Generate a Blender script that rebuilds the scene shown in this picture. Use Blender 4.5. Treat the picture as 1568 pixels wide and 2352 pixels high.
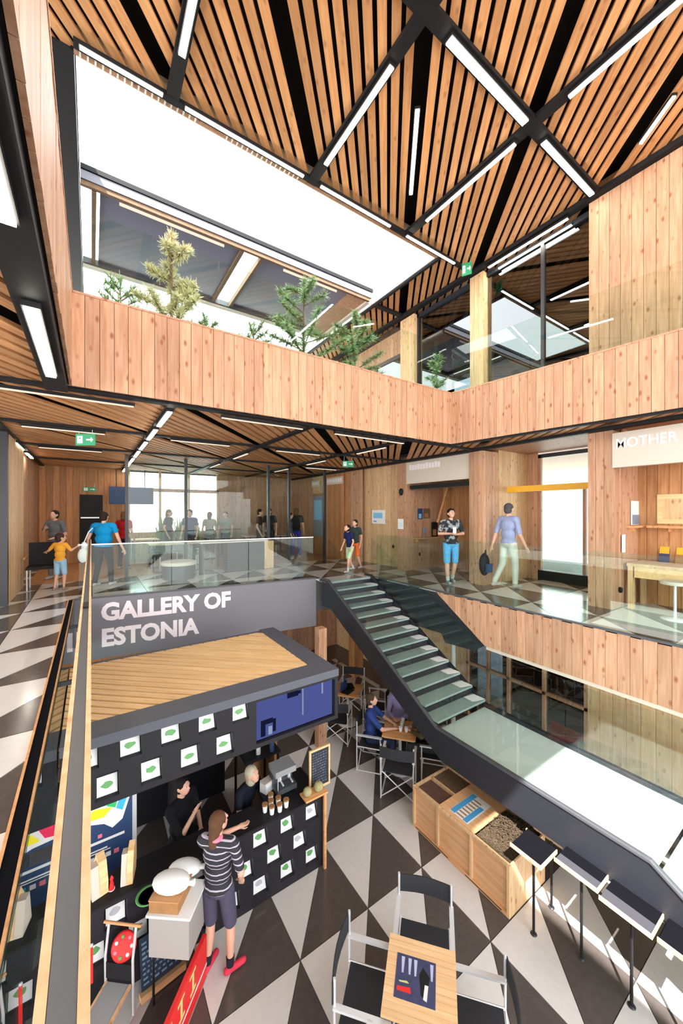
import bpy, bmesh, math, random
from mathutils import Vector, Matrix
random.seed(7)
for o in list(bpy.data.objects): bpy.data.objects.remove(o, do_unlink=True)
SC = bpy.context.scene; C = SC.collection
# ---------------------------------------------------------------- camera
F_PX = 846.0; EYE = 4.8
YAW = math.atan((784 - 210) / F_PX)
cam_d = bpy.data.cameras.new('camera'); cam = bpy.data.objects.new('camera', cam_d); C.objects.link(cam)
cam_d.sensor_fit = 'VERTICAL'; cam_d.sensor_height = 36.0; cam_d.lens = F_PX / 2352 * 36
cam_d.clip_start = 0.02; cam_d.clip_end = 400
cam.location = (0, 0, EYE); cam.rotation_euler = (math.pi / 2, 0, -YAW)
SC.camera = cam
# ---------------------------------------------------------------- sky, sun, exposure
W = bpy.data.worlds.new('world'); SC.world = W; W.use_nodes = True
wn = W.node_tree.nodes; wl = W.node_tree.links
bg = wn['Background']; bg.inputs[1].default_value = 2.3
tc = wn.new('ShaderNodeTexCoord'); sx = wn.new('ShaderNodeSeparateXYZ'); rp = wn.new('ShaderNodeValToRGB')
wl.new(tc.outputs['Generated'], sx.inputs[0]); wl.new(sx.outputs[2], rp.inputs[0]); wl.new(rp.outputs[0], bg.inputs[0])
rp.color_ramp.elements[0].position = 0.0; rp.color_ramp.elements[0].color = (1.0, 0.97, 0.93, 1)
rp.color_ramp.elements[1].position = 0.7; rp.color_ramp.elements[1].color = (0.86, 0.94, 1.0, 1)
sun_d = bpy.data.lights.new('sun', 'SUN'); sun = bpy.data.objects.new('sun', sun_d); C.objects.link(sun)
sun_d.energy = 8.0; sun_d.angle = 0.009; sun_d.color = (1.0, 0.96, 0.9)
SUN_DIR = Vector((0.45, 0.45, -0.77)).normalized()
sun.rotation_euler = SUN_DIR.to_track_quat('-Z', 'Y').to_euler()
sun.location = (-6, -10, 16)
LAMP_W = 1.0
vs = SC.view_settings; SC.display_settings.display_device = 'sRGB'
vs.view_transform = 'Standard'; vs.look = 'None'; vs.gamma = 1.0; vs.use_curve_mapping = False; vs.exposure = 1.5
# ---------------------------------------------------------------- materials
def newmat(name):
    m = bpy.data.materials.new(name); m.use_nodes = True
    return m, m.node_tree.nodes, m.node_tree.links, m.node_tree.nodes['Principled BSDF']
def plain(name, col, rough=0.6, metal=0.0, spec=0.5, var=0.0, bump=0.0):
    m, n, l, p = newmat(name)
    p.inputs['Base Color'].default_value = (*col, 1); p.inputs['Roughness'].default_value = rough
    p.inputs['Metallic'].default_value = metal; p.inputs['Specular IOR Level'].default_value = spec
    t = n.new('ShaderNodeTexCoord'); z = n.new('ShaderNodeTexNoise'); z.inputs['Scale'].default_value = 14
    l.new(t.outputs['Object'], z.inputs['Vector'])
    if var:
        mx = n.new('ShaderNodeMixRGB'); mx.blend_type = 'MULTIPLY'; mx.inputs[0].default_value = var
        mx.inputs[1].default_value = (*col, 1); l.new(z.outputs['Fac'], mx.inputs[2]); l.new(mx.outputs[0], p.inputs['Base Color'])
    if bump:
        z2 = n.new('ShaderNodeTexNoise'); z2.inputs['Scale'].default_value = 260; l.new(t.outputs['Object'], z2.inputs['Vector'])
        b = n.new('ShaderNodeBump'); b.inputs['Strength'].default_value = bump; l.new(z2.outputs['Fac'], b.inputs['Height']); l.new(b.outputs[0], p.inputs['Normal'])
    return m
def wood(name, c1, c2, stretch=(9, 9, 0.7), knots=0.5, rough=0.55, rnd=0.25, knotcol=None):
    """pine boards: long grain along local Z (or along the axis with the small stretch), knots, and a tone of its own for every board"""
    m, n, l, p = newmat(name)
    p.inputs['Roughness'].default_value = rough; p.inputs['Specular IOR Level'].default_value = 0.3
    t = n.new('ShaderNodeTexCoord'); oi = n.new('ShaderNodeObjectInfo')
    mul = n.new('ShaderNodeMath'); mul.operation = 'MULTIPLY'; mul.inputs[1].default_value = 37.0; l.new(oi.outputs['Random'], mul.inputs[0])
    add = n.new('ShaderNodeVectorMath'); add.operation = 'ADD'; l.new(t.outputs['Object'], add.inputs[0]); l.new(mul.outputs[0], add.inputs[1])
    mp = n.new('ShaderNodeMapping'); mp.inputs['Scale'].default_value = stretch; l.new(add.outputs[0], mp.inputs[0])
    g = n.new('ShaderNodeTexNoise'); g.inputs['Scale'].default_value = 3.0; g.inputs['Detail'].default_value = 6; l.new(mp.outputs[0], g.inputs['Vector'])
    cr = n.new('ShaderNodeValToRGB'); cr.color_ramp.elements[0].position = 0.32; cr.color_ramp.elements[1].position = 0.68
    cr.color_ramp.elements[0].color = (*c2, 1); cr.color_ramp.elements[1].color = (*c1, 1); l.new(g.outputs['Fac'], cr.inputs[0])
    # board to board tone
    rr = n.new('ShaderNodeMapRange'); rr.inputs['To Min'].default_value = 1 - rnd; rr.inputs['To Max'].default_value = 1.0; l.new(oi.outputs['Random'], rr.inputs[0])
    hs = n.new('ShaderNodeHueSaturation'); l.new(cr.outputs[0], hs.inputs['Color']); l.new(rr.outputs[0], hs.inputs['Value'])
    last = hs.outputs[0]
    if knots > 0:
        mk = n.new('ShaderNodeMapping'); mk.inputs['Scale'].default_value = tuple(9.5 if s > 2 else 4.6 for s in stretch); l.new(add.outputs[0], mk.inputs[0])
        v = n.new('ShaderNodeTexVoronoi'); v.inputs['Scale'].default_value = 1.0; l.new(mk.outputs[0], v.inputs['Vector'])
        kr = n.new('ShaderNodeMapRange'); kr.inputs['From Min'].default_value = 0.09; kr.inputs['From Max'].default_value = 0.24
        kr.inputs['To Min'].default_value = knots; kr.inputs['To Max'].default_value = 0; l.new(v.outputs['Distance'], kr.inputs[0])
        mx = n.new('ShaderNodeMixRGB'); l.new(kr.outputs[0], mx.inputs[0]); l.new(last, mx.inputs[1]); mx.inputs[2].default_value = (*(knotcol or (0.26, 0.075, 0.03)), 1)
        last = mx.outputs[0]
    l.new(last, p.inputs['Base Color'])
    return m
def glass(name, tint=(0.9, 0.97, 0.94), refl=1.0, rough=0.0):
    m = bpy.data.materials.new(name); m.use_nodes = True; n = m.node_tree.nodes; l = m.node_tree.links
    n.remove(n['Principled BSDF']); out = n['Material Output']
    tr = n.new('ShaderNodeBsdfTransparent'); tr.inputs[0].default_value = (*tint, 1)
    gl = n.new('ShaderNodeBsdfGlossy'); gl.inputs['Roughness'].default_value = rough
    fr = n.new('ShaderNodeFresnel'); ge = n.new('ShaderNodeNewGeometry'); io = n.new('ShaderNodeMapRange'); io.inputs['To Min'].default_value = 1.5; io.inputs['To Max'].default_value = 1/1.5
    l.new(ge.outputs['Backfacing'], io.inputs['Value']); l.new(io.outputs[0], fr.inputs['IOR'])
    mu = n.new('ShaderNodeMath'); mu.operation = 'MULTIPLY'; mu.inputs[1].default_value = refl; mu.use_clamp = True; l.new(fr.outputs[0], mu.inputs[0])
    mx = n.new('ShaderNodeMixShader'); l.new(mu.outputs[0], mx.inputs[0]); l.new(tr.outputs[0], mx.inputs[1]); l.new(gl.outputs[0], mx.inputs[2])
    l.new(mx.outputs[0], out.inputs[0])
    return m
def emit(name, col, s):
    m = bpy.data.materials.new(name); m.use_nodes = True; n = m.node_tree.nodes; l = m.node_tree.links
    n.remove(n['Principled BSDF']); e = n.new('ShaderNodeEmission'); e.inputs[0].default_value = (*col, 1); e.inputs[1].default_value = s
    l.new(e.outputs[0], n['Material Output'].inputs[0]); return m
M = {}
M['pine'] = wood('pine_cladding', (0.61, 0.365, 0.235), (0.47, 0.24, 0.135), knots=0.85, rnd=0.26)
M['pine_pale'] = wood('pale_pine', (0.80, 0.56, 0.33), (0.66, 0.40, 0.20), knots=0.6, rnd=0.2)
M['pine_dark'] = wood('dark_larch', (0.60, 0.30, 0.13), (0.44, 0.19, 0.075), knots=0.3, rnd=0.3)  # larch with a darker brown of its own
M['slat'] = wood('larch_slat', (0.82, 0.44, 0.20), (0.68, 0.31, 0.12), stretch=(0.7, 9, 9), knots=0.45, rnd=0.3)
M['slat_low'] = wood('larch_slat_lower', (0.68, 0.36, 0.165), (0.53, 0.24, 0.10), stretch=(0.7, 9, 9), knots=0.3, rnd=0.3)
M['slat_kiosk'] = wood('spruce_slat', (0.90, 0.63, 0.34), (0.80, 0.48, 0.22), stretch=(0.7, 9, 9), knots=0.1, rnd=0.15)
M['table_top'] = wood('oiled_pine_top', (0.88, 0.60, 0.34), (0.80, 0.48, 0.24), stretch=(0.8, 12, 12), knots=0.0, rnd=0.12)
M['black'] = plain('black_paint', (0.011, 0.011, 0.013), 0.6, spec=0.25)
M['void'] = plain('black_void', (0.010, 0.009, 0.009), 0.9, spec=0.1)
M['steel'] = plain('black_steel', (0.020, 0.022, 0.030), 0.42, var=0.3)
M['steel_grey'] = plain('grey_steel', (0.075, 0.078, 0.092), 0.4, var=0.2)
M['kiosk_grey'] = plain('kiosk_edge_grey', (0.085, 0.09, 0.115), 0.55)
M['kiosk'] = plain('kiosk_black', (0.016, 0.015, 0.020), 0.6, spec=0.3)
M['matte_black'] = plain('matte_black', (0.004,0.004,0.006), 0.9, spec=0.05)
M['grey_sign'] = plain('grey_sign_fabric', (0.20, 0.19, 0.22), 0.7)
M['white'] = plain('white_paint', (0.82, 0.82, 0.82), 0.5)
M['offwhite'] = plain('offwhite_sign', (0.62, 0.55, 0.47), 0.6)
M['pink_white'] = plain('pinkish_white_letter', (0.9, 0.8, 0.86), 0.5)
M['chrome'] = plain('brushed_aluminium', (0.74, 0.75, 0.78), 0.35, metal=0.35)
M['black_fabric'] = plain('black_canvas', (0.02, 0.021, 0.026), 0.85, bump=0.2)
M['tile_w'] = plain('pale_stone_tile', (0.70, 0.67, 0.65), 0.16, var=0.12)
M['tile_d'] = plain('dark_stone_tile', (0.105, 0.088, 0.080), 0.16, var=0.3)
M['grout'] = plain('grout', (0.09, 0.085, 0.08), 0.8)
M['glass'] = glass('clear_glass')
M['glass_s'] = glass('stair_glass', (0.94, 0.98, 0.965), 1.0)
M['glass_g'] = glass('greenish_glass', (0.80, 0.92, 0.87), 1.0)
M['glass_b'] = glass('rear_glass', (0.90, 0.96, 0.95), 0.55)
M['canopy_edge'] = plain('canopy_edge_grey', (0.17, 0.175, 0.22), 0.5)
M['glass_r'] = glass('reflective_glazing', (0.35, 0.4, 0.43), 3.5)
M['tread'] = plain('pale_green_glass_tread', (0.27, 0.35, 0.33), 0.3)
M['landing'] = plain('pale_landing', (0.52, 0.60, 0.57), 0.35)
M['lamp'] = emit('lamp_tube', (1.0, 0.93, 0.80), 16.0)
M['lamp_dim'] = emit('lamp_tube_weak', (1.0, 0.78, 0.60), 0.42)
M['yellow'] = plain('yellow_beam', (0.80, 0.42, 0.02), 0.5)
M['board_grey'] = plain('dark_grey_board', (0.045,0.045,0.055), 0.7, spec=0.2)
M['grey'] = plain('mid_grey', (0.3, 0.3, 0.31), 0.6)
M['red'] = plain('red_print', (0.75, 0.02, 0.02), 0.5)
M['green_exit'] = plain('exit_green', (0.02, 0.30, 0.14), 0.5)
M['navy'] = plain('navy_print', (0.02, 0.05, 0.14), 0.6)
M['blue_screen'] = emit('blue_screen', (0.10, 0.13, 0.40), 0.26)
M['skin'] = plain('skin', (0.66, 0.37, 0.26), 0.55)
M['brown'] = plain('brown_box', (0.45, 0.22, 0.08), 0.7, var=0.4)
M['leaf'] = plain('pine_needles', (0.34, 0.52, 0.24), 0.7, var=0.5)
M['leaf_pale'] = plain('pale_needles', (0.80, 0.74, 0.44), 0.7, var=0.4)
M['bark'] = plain('bark', (0.20, 0.12, 0.07), 0.9, var=0.5)
# ---------------------------------------------------------------- builders
class MB:
    def __init__(s): s.v = []; s.f = []; s.sm = []; s.M = Matrix.Identity(4)
    def add(s, vs, fs, smooth=False):
        b = len(s.v); s.v += [tuple(s.M @ Vector(v)) for v in vs]
        s.f += [tuple(b + i for i in f) for f in fs]; s.sm += [smooth] * len(fs); return s
    def mm(s, a, b):
        x0, y0, z0 = a; x1, y1, z1 = b
        return s.add([(x0,y0,z0),(x1,y0,z0),(x1,y1,z0),(x0,y1,z0),(x0,y0,z1),(x1,y0,z1),(x1,y1,z1),(x0,y1,z1)],
              [(0,3,2,1),(4,5,6,7),(0,1,5,4),(1,2,6,5),(2,3,7,6),(3,0,4,7)])
    def bx(s, c, d): return s.mm([c[i]-d[i]/2 for i in range(3)], [c[i]+d[i]/2 for i in range(3)])
    def prism(s, poly, z0, z1):
        n = len(poly)
        a = sum(poly[i][0]*poly[(i+1)%n][1]-poly[(i+1)%n][0]*poly[i][1] for i in range(n))
        if a < 0: poly = poly[::-1]
        return s.add([(p[0],p[1],z0) for p in poly]+[(p[0],p[1],z1) for p in poly],
              [tuple(range(n-1,-1,-1)), tuple(range(n,2*n))]+[(i,(i+1)%n,n+(i+1)%n,n+i) for i in range(n)])
    def prismX(s, poly, x0, x1):      # poly in (y,z), extruded along x
        n = len(poly)
        a = sum(poly[i][0]*poly[(i+1)%n][1]-poly[(i+1)%n][0]*poly[i][1] for i in range(n))
        if a < 0: poly = poly[::-1]
        return s.add([(x0,p[0],p[1]) for p in poly]+[(x1,p[0],p[1]) for p in poly],
              [tuple(range(n-1,-1,-1)), tuple(range(n,2*n))]+[(i,(i+1)%n,n+(i+1)%n,n+i) for i in range(n)])
    def cone(s, p0, p1, r0, r1=None, n=10, caps=True):
        r1 = r0 if r1 is None else r1; p0 = Vector(p0); p1 = Vector(p1); d = (p1-p0)
        if d.length < 1e-6: return s
        d.normalize(); u = d.orthogonal().normalized(); w = d.cross(u)
        vs = []
        for p, r in ((p0, r0), (p1, r1)):
            for i in range(n):
                a = 2*math.pi*i/n; vs.append(p + (u*math.cos(a)+w*math.sin(a))*r)
        s.add(vs, [(i,(i+1)%n,n+(i+1)%n,n+i) for i in range(n)], True)
        if caps: s.add(vs, [tuple(range(n-1,-1,-1)), tuple(range(n,2*n))])
        return s
    def tube(s, pts, r, n=8):
        for a, b in zip(pts, pts[1:]): s.cone(a, b, r, r, n)
        for p in pts[1:-1]: s.ball(p, (r,r,r), 6, n)
        return s
    def ball(s, c, r, nu=8, nv=12, rot=None):
        if not hasattr(r, '__len__'): r = (r,r,r)
        vs = [Vector((0,0,r[2]))]
        for i in range(1, nu):
            t = math.pi*i/nu
            for j in range(nv):
                a = 2*math.pi*j/nv; vs.append(Vector((r[0]*math.sin(t)*math.cos(a), r[1]*math.sin(t)*math.sin(a), r[2]*math.cos(t))))
        vs.append(Vector((0,0,-r[2])))
        if rot is not None: vs = [rot @ v for v in vs]
        vs = [v + Vector(c) for v in vs]; L = len(vs)-1; f = [(0,1+j,1+(j+1)%nv) for j in range(nv)]
        for i in range(nu-2):
            for j in range(nv):
                a = 1+i*nv+j; b = 1+i*nv+(j+1)%nv; f.append((a,a+nv,b+nv,b))
        k = 1+(nu-2)*nv; f += [(L,k+(j+1)%nv,k+j) for j in range(nv)]
        return s.add(vs, f, True)
    def lathe(s, prof, c=(0,0,0), n=16):
        vs = []
        for r, z in prof:
            for i in range(n): a = 2*math.pi*i/n; vs.append((c[0]+r*math.cos(a), c[1]+r*math.sin(a), c[2]+z))
        f = []
        for k in range(len(prof)-1):
            for i in range(n): f.append((k*n+i, k*n+(i+1)%n, (k+1)*n+(i+1)%n, (k+1)*n+i))
        s.add(vs, f, True); s.add(vs, [tuple(range(n-1,-1,-1)), tuple(range((len(prof)-1)*n, len(prof)*n))]); return s
    def mesh(s, name, mat):
        me = bpy.data.meshes.new(name); me.from_pydata(s.v, [], s.f); me.polygons.foreach_set('use_smooth', s.sm)
        me.materials.append(M[mat] if isinstance(mat, str) else mat); me.update(); return me
    def build(s, name, mat, parent=None, loc=None, rz=0, **kw):
        o = link(name, s.mesh(name, mat), parent, loc, rz); props(o, **kw); return o
def props(o, label=None, cat=None, group=None, kind=None):
    if label: o['label'] = label
    if cat: o['category'] = cat
    if group: o['group'] = group
    if kind: o['kind'] = kind
    return o
def link(name, me, parent=None, loc=None, rz=0):
    o = bpy.data.objects.new(name, me); C.objects.link(o)
    if parent is not None: o.parent = parent
    if loc is not None: o.location = loc
    if rz: o.rotation_euler = (0,0,rz)
    return o
def thing(name, label, cat, loc=(0,0,0), rz=0, group=None):
    o = link(name, None, None, loc, rz); o.empty_display_size = 0.1; return props(o, label, cat, group)
def struct(name, loc=(0,0,0)):
    o = link(name, None, None, loc); o.empty_display_size = 0.1; o['kind'] = 'structure'; return o
def copy_tree(o, parent=None):
    c = o.copy(); C.objects.link(c); c.parent = parent
    if parent is not None: c.matrix_parent_inverse = o.matrix_parent_inverse.copy()
    for ch in [x for x in KIDS.get(o.name, [])] or list(o.children): copy_tree(ch, c)
    return c
KIDS = {}
def clip(poly, conv):
    """Sutherland-Hodgman: poly clipped by the convex, counter-clockwise polygon conv"""
    out = list(poly); n = len(conv)
    for i in range(n):
        a = conv[i]; b = conv[(i+1)%n]; inp = out; out = []
        side = lambda p: (b[0]-a[0])*(p[1]-a[1])-(b[1]-a[1])*(p[0]-a[0])
        for j in range(len(inp)):
            p = inp[j]; q = inp[(j+1)%len(inp)]; sp = side(p); sq = side(q)
            if sp >= 0: out.append(p)
            if (sp >= 0) != (sq >= 0): t = sp/(sp-sq); out.append((p[0]+t*(q[0]-p[0]), p[1]+t*(q[1]-p[1])))
        if len(out) < 3: return []
    return out
def ccw(p):
    n = len(p); a = sum(p[i][0]*p[(i+1)%n][1]-p[(i+1)%n][0]*p[i][1] for i in range(n)); return p if a > 0 else p[::-1]
def area(p):
    n = len(p); return abs(sum(p[i][0]*p[(i+1)%n][1]-p[(i+1)%n][0]*p[i][1] for i in range(n)))/2
def text(name, body, size, mat, parent, M4, bold=0.0, depth=0.004, align='LEFT', sx=1.0, **kw):
    cu = bpy.data.curves.new(name, 'FONT'); cu.body = body; cu.size = size; cu.extrude = depth; cu.offset = bold; cu.align_x = align; cu.resolution_u = 3
    t = bpy.data.objects.new(name, cu); C.objects.link(t); bpy.context.view_layer.update()
    me = bpy.data.meshes.new_from_object(t.evaluated_get(bpy.context.evaluated_depsgraph_get())); bpy.data.objects.remove(t)
    me.materials.clear(); me.materials.append(M[mat] if isinstance(mat, str) else mat); me.name = name
    me.transform(M4 @ Matrix.Diagonal((sx,1,1,1))); o = link(name, me, parent); props(o, **kw); return o
def frame4(origin, xdir, ydir):
    x = Vector(xdir).normalized(); y = Vector(ydir).normalized(); z = x.cross(y)
    m = Matrix((x, y, z)).transposed().to_4x4(); m.translation = Vector(origin); return m
def blob(name, shapes, voxel, mat, parent=None, smooth=2, **kw):
    """one continuous surface grown over tapered capsules ('c',p0,p1,r0,r1) and ellipsoids ('e',c,r,rot)"""
    b = MB()
    for s in shapes:
        if s[0] == 'c':
            _, p0, p1, r0, r1 = s; b.cone(p0, p1, r0, r1, 12); b.ball(p0, r0, 8, 12); b.ball(p1, r1, 8, 12)
        else: b.ball(s[1], s[2], 10, 14, s[3] if len(s) > 3 else None)
    me = b.mesh(name, mat); t = bpy.data.objects.new(name, me); C.objects.link(t)
    r = t.modifiers.new('r', 'REMESH'); r.mode = 'VOXEL'; r.voxel_size = voxel; r.use_smooth_shade = True
    if smooth: q = t.modifiers.new('s', 'SMOOTH'); q.factor = 0.5; q.iterations = smooth
    bpy.context.view_layer.update()
    m2 = bpy.data.meshes.new_from_object(t.evaluated_get(bpy.context.evaluated_depsgraph_get())); bpy.data.objects.remove(t)
    m2.name = name; m2.materials.clear(); m2.materials.append(M[mat] if isinstance(mat, str) else mat)
    for p in m2.polygons: p.use_smooth = True
    o = link(name, m2, parent); props(o, **kw); return o
# ================================================================ large structure
Z1, Z1B = 3.2, 2.43       # upper face and underside of the first-floor slab
ZC1, ZP = 6.2, 7.2        # first-floor ceiling, top of the second-floor parapet
ZR = 10.15                # roof soffit
DG = Vector((math.sin(math.radians(41.2)), math.cos(math.radians(41.2)), 0)); DN = Vector((DG.y, -DG.x, 0))
TX, TY, TX0, TY0 = 0.92, 1.04, 3.69, 3.51
def tiles(parent, z, conv, t=0.03):
    """triangular stone tiles on a 0.92 x 1.04 m grid, every rectangle cut along its diagonal"""
    xs = [p[0] for p in conv]; ys = [p[1] for p in conv]; conv = ccw(conv)
    for i in range(int(math.floor((min(xs)-TX0)/TX)), int(math.ceil((max(xs)-TX0)/TX))):
        for j in range(int(math.floor((min(ys)-TY0)/TY)), int(math.ceil((max(ys)-TY0)/TY))):
            x0, y0 = TX0+i*TX, TY0+j*TY; x1, y1 = x0+TX, y0+TY; g = 0.004
            for tri, mt in (([(x0+g,y0+2.5*g),(x1-2.5*g,y1-g),(x0+g,y1-g)], 'tile_w'), ([(x0+2.5*g,y0+g),(x1-g,y0+g),(x1-g,y1-2.5*g)], 'tile_d')):
                p = clip(tri, conv)
                if len(p) >= 3 and area(p) > 0.004: MB().prism(p, z-t, z).build('floor_tile', mt, parent)
def planks(parent, p0, p1, z0, z1, w=0.14, t=0.022, mat='pine', side=1, gap=0.005, ztop=None):
    """vertical boards from p0 to p1 (plan), each a mesh of its own; side=+1 puts them to the left of the walking direction"""
    a = Vector((*p0, 0)); b = Vector((*p1, 0)); L = (b-a).length; n = max(1, round(L/w)); ww = L/n
    d = (b-a).normalized(); rz = math.atan2(d.y, d.x); me = [MB().mm((gap/2, 0 if side > 0 else -t-k, z0), (ww-gap/2, (t+k) if side > 0 else 0, z1)).mesh('plank', mat) for k in (0, 0.002, 0.004)]
    for i in range(n):
        p = a+d*ww*i; link('plank', me[random.randrange(3)], parent, (p.x, p.y, 0), rz)
def slats(parent, conv, z0, z1, mat, pitch=0.1553, width=0.104, skip=True, s_ref=None, dirv=None):
    conv = ccw(conv); D = dirv or DG; N = Vector((D.y, -D.x, 0))
    ss = [p[0]*N.x+p[1]*N.y for p in conv]; off = s_ref if s_ref is not None else 0.0
    k0 = int(math.floor((min(ss)-off)/pitch)); k1 = int(math.ceil((max(ss)-off)/pitch)); rz = math.atan2(D.y, D.x)
    for k in range(k0, k1+1):
        if skip and k % 10 == 0: continue
        s = off+k*pitch; c = N*s
        q = [c+D*30*e+N*width/2*f for e, f in ((-1,-1),(1,-1),(1,1),(-1,1))]
        p = clip(ccw([(v.x, v.y) for v in q]), conv)
        if len(p) < 3 or area(p) < 0.004: continue
        loc = [((x-c.x)*D.x+(y-c.y)*D.y, -((x-c.x)*N.x+(y-c.y)*N.y)) for x, y in p]
        MB().prism(loc, 0, z1-z0).build('ceiling_slat', mat, parent, (c.x, c.y, z0), rz)
# node lines of the ceiling grid
GX = [0.86+2.07*i for i in range(-4, 6)]; GY = [2.72+2.33*i for i in range(-3, 6)]
S_REF = GX[5]*DN.x+GY[3]*DN.y
def beam(parent, p0, p1, z0, z1, w=0.13, name='beam', mat='black'):
    a = Vector((*p0, 0)); b = Vector((*p1, 0)); d = b-a
    MB().mm((0,-w/2,z0), (d.length,w/2,z1)).build(name, mat, parent, a, math.atan2(d.y, d.x))
LN = [0]
def lamp(p0, p1, z, w=0.055, label='', grp=None, mat='lamp'):
    a = Vector((*p0, 0)); b = Vector((*p1, 0)); d = b-a; L = d.length
    t = thing('tube_light', label, 'light', (a.x, a.y, z), math.atan2(d.y, d.x), grp)
    MB().mm((0,-w/2-0.012,0.014), (L,w/2+0.012,0.05)).build('housing', 'black', t)
    MB().mm((0.01,-w/2,0), (L-0.01,w/2,0.0139)).build('diffuser', mat, t)
    return t
# ---- ground floor
fl = struct('floor')
MB().mm((-6,-8,-0.25), (13,17,-0.012)).build('floor_base', 'grout', fl)
tiles(fl, 0, [(-0.95,-0.7),(6.6,-0.7),(6.6,10.1),(-0.95,10.1)])
MB().mm((-6,-8,-0.012), (13,-0.7,-0.001)).build('screed', 'tile_d', fl); MB().mm((-6,10.1,-0.012), (13,17,-0.001)).build('screed', 'tile_d', fl)
MB().mm((-6,-0.7,-0.012), (-0.95,10.1,-0.001)).build('screed', 'tile_d', fl); MB().mm((6.6,-0.7,-0.012), (13,10.1,-0.001)).build('screed', 'tile_d', fl)
# ---- first-floor slab: left gallery, rear gallery, right gallery
f1 = struct('floor_upper')
XL = -0.27; SGN0, SGN1 = (-0.27, 8.24), (4.46, 7.66)
MB().prism([(-6,-8),(XL,-8),(XL,16),(-6,16)], Z1B, Z1-0.03).prism([(XL,8.28),(4.46,7.70),(5.85,7.2),(13,7.2),(13,16),(XL,16)], Z1B, Z1-0.03).prism([(5.84,-8),(13,-8),(13,7.2),(5.84,7.2)], Z1B, Z1-0.03).build('slab', 'grout', f1)
tiles(f1, Z1, [(-3.4,-0.2),(XL,-0.2),(XL,14),(-3.4,14)])
tiles(f1, Z1, [(XL,8.26),(4.46,7.68),(4.46,13.2),(XL,13.2)])
tiles(f1, Z1, [(4.46,7.2),(9.2,7.2),(9.2,13.2),(4.46,13.2)])
tiles(f1, Z1, [(5.80,-0.6),(9.2,-0.6),(9.2,7.2),(5.80,7.2)])
MB().prism([(-6,-8),(XL,-8),(XL,-0.2),(-6,-0.2)], Z1-0.03, Z1-0.003).prism([(5.8,-8),(13,-8),(13,-0.6),(5.8,-0.6)], Z1-0.03, Z1-0.003).build('screed', 'tile_d', f1)
# slab edge of the left gallery: dark steel edge with a thin timber lip
MB().mm((XL-0.004,-0.8,Z1B-0.1), (-0.264,8.24,Z1-0.001)).build('edge_plate', 'steel', f1)
MB().mm((-0.335,-0.8,Z1+0.0005), (-0.276,8.2,Z1+0.016)).build('edge_channel', 'matte_black', f1)
MB().mm((-0.350,-0.8,Z1+0.0005), (-0.3355,8.2,Z1+0.02)).build('edge_lip', 'slat', f1); MB().mm((-0.2755,-0.8,Z1+0.0005), (-0.264,8.2,Z1+0.02)).build('edge_lip', 'slat', f1)
# slab edge of the right gallery: timber boards, cut off at a slant behind the stair
sf = struct('trim_1')
poly = ccw([(-0.8,2.41),(4.0,2.41),(5.15,3.19),(-0.8,3.19)])
y = -0.8; i = 0
while y < 5.15:
    q = clip([(y+0.002,2.3),(y+0.138,2.3),(y+0.138,3.4),(y+0.002,3.4)], poly)
    if len(q) >= 3: MB().prismX(q, 5.80-0.004*(i % 2), 5.828).build('plank', 'pine', sf)
    y += 0.14; i += 1
MB().mm((5.79,-0.8,3.185), (5.83,7.2,3.212)).build('edge_profile', 'steel_grey', sf)
MB().prismX(ccw([(5.165,3.19),(7.2,3.19),(7.2,2.3),(5.0,2.36),(4.9,2.2),(4.25,2.25),(4.02,2.40)]), 5.815, 5.835).build('fascia_panel', 'steel', sf)
MB().mm((5.84,-0.8,2.34), (5.9,4.0,2.405)).build('soffit_edge', 'offwhite', sf)
# second-floor parapets round the void
def parapet(name, p0, p1, side):
    t = struct(name); planks(t, p0, p1, ZC1-0.02, ZP, 0.138, side=side)
    d = (Vector(p1)-Vector(p0)).normalized(); nn = Vector((-d.y, d.x))*(1 if side > 0 else -1)
    a0 = Vector(p0); a1 = Vector(p1); q = [a0-nn*0.002, a1-nn*0.002, a1-nn*0.12, a0-nn*0.12]
    MB().prism([tuple(v) for v in q], ZC1+0.001, ZP-0.03).build('upstand', 'black', t)
    q = [a0+nn*0.03, a1+nn*0.03, a1-nn*0.13, a0-nn*0.13]
    MB().prism([tuple(v) for v in q], ZP, ZP+0.025).build('cap', 'pine', t)
    return t
parapet('trim_2', (-0.20, 5.00), (6.06, 4.96), -1)
parapet('trim_3', (-0.20, -1.2), (-0.20, 5.00), -1)
parapet('trim_4', (6.06, 4.96), (6.78, -1.2), -1)
# ---- ceilings
c1 = struct('ceiling_lower')
pieces = [[(-3.6,-1.2),(-0.24,-1.2),(-0.24,5.04),(-3.6,5.04)], [(-3.6,5.04),(7.02,5.04),(7.02,14),(-3.6,14)], [(6.14,5.04),(6.84,-1.0),(7.06,-1.0),(7.06,5.04)]]
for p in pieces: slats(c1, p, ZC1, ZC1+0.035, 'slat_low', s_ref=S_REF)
MB().prism([(-6,-8),(-0.2,-8),(-0.2,5.0),(-6,5.0)], ZC1+0.16, 6.42).prism([(-6,5.0),(13,5.0),(13,16),(-6,16)], ZC1+0.16, 6.42).prism([(6.18,5.0),(7.72,-8),(13,-8),(13,5.0)], ZC1+0.16, 6.42).build('slab', 'void', c1)
zb = ZC1-0.035
for k, gx in enumerate(GX):
    if -3.6 < gx < 7.0 and gx > -0.3: beam(c1, (gx,5.06), (gx,14), zb, ZC1-0.001, 0.11)
for gy in GY:
    if gy > 5: beam(c1, (-3.6,gy+(0.08 if gy < 5.2 else 0)), (7.0,gy+(0.08 if gy < 5.2 else 0)), zb+0.001, ZC1-0.001, 0.11)
    if -1 < gy < 5: beam(c1, (-3.6,gy), (-0.4,gy), zb+0.001, ZC1-0.001, 0.09)
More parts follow.
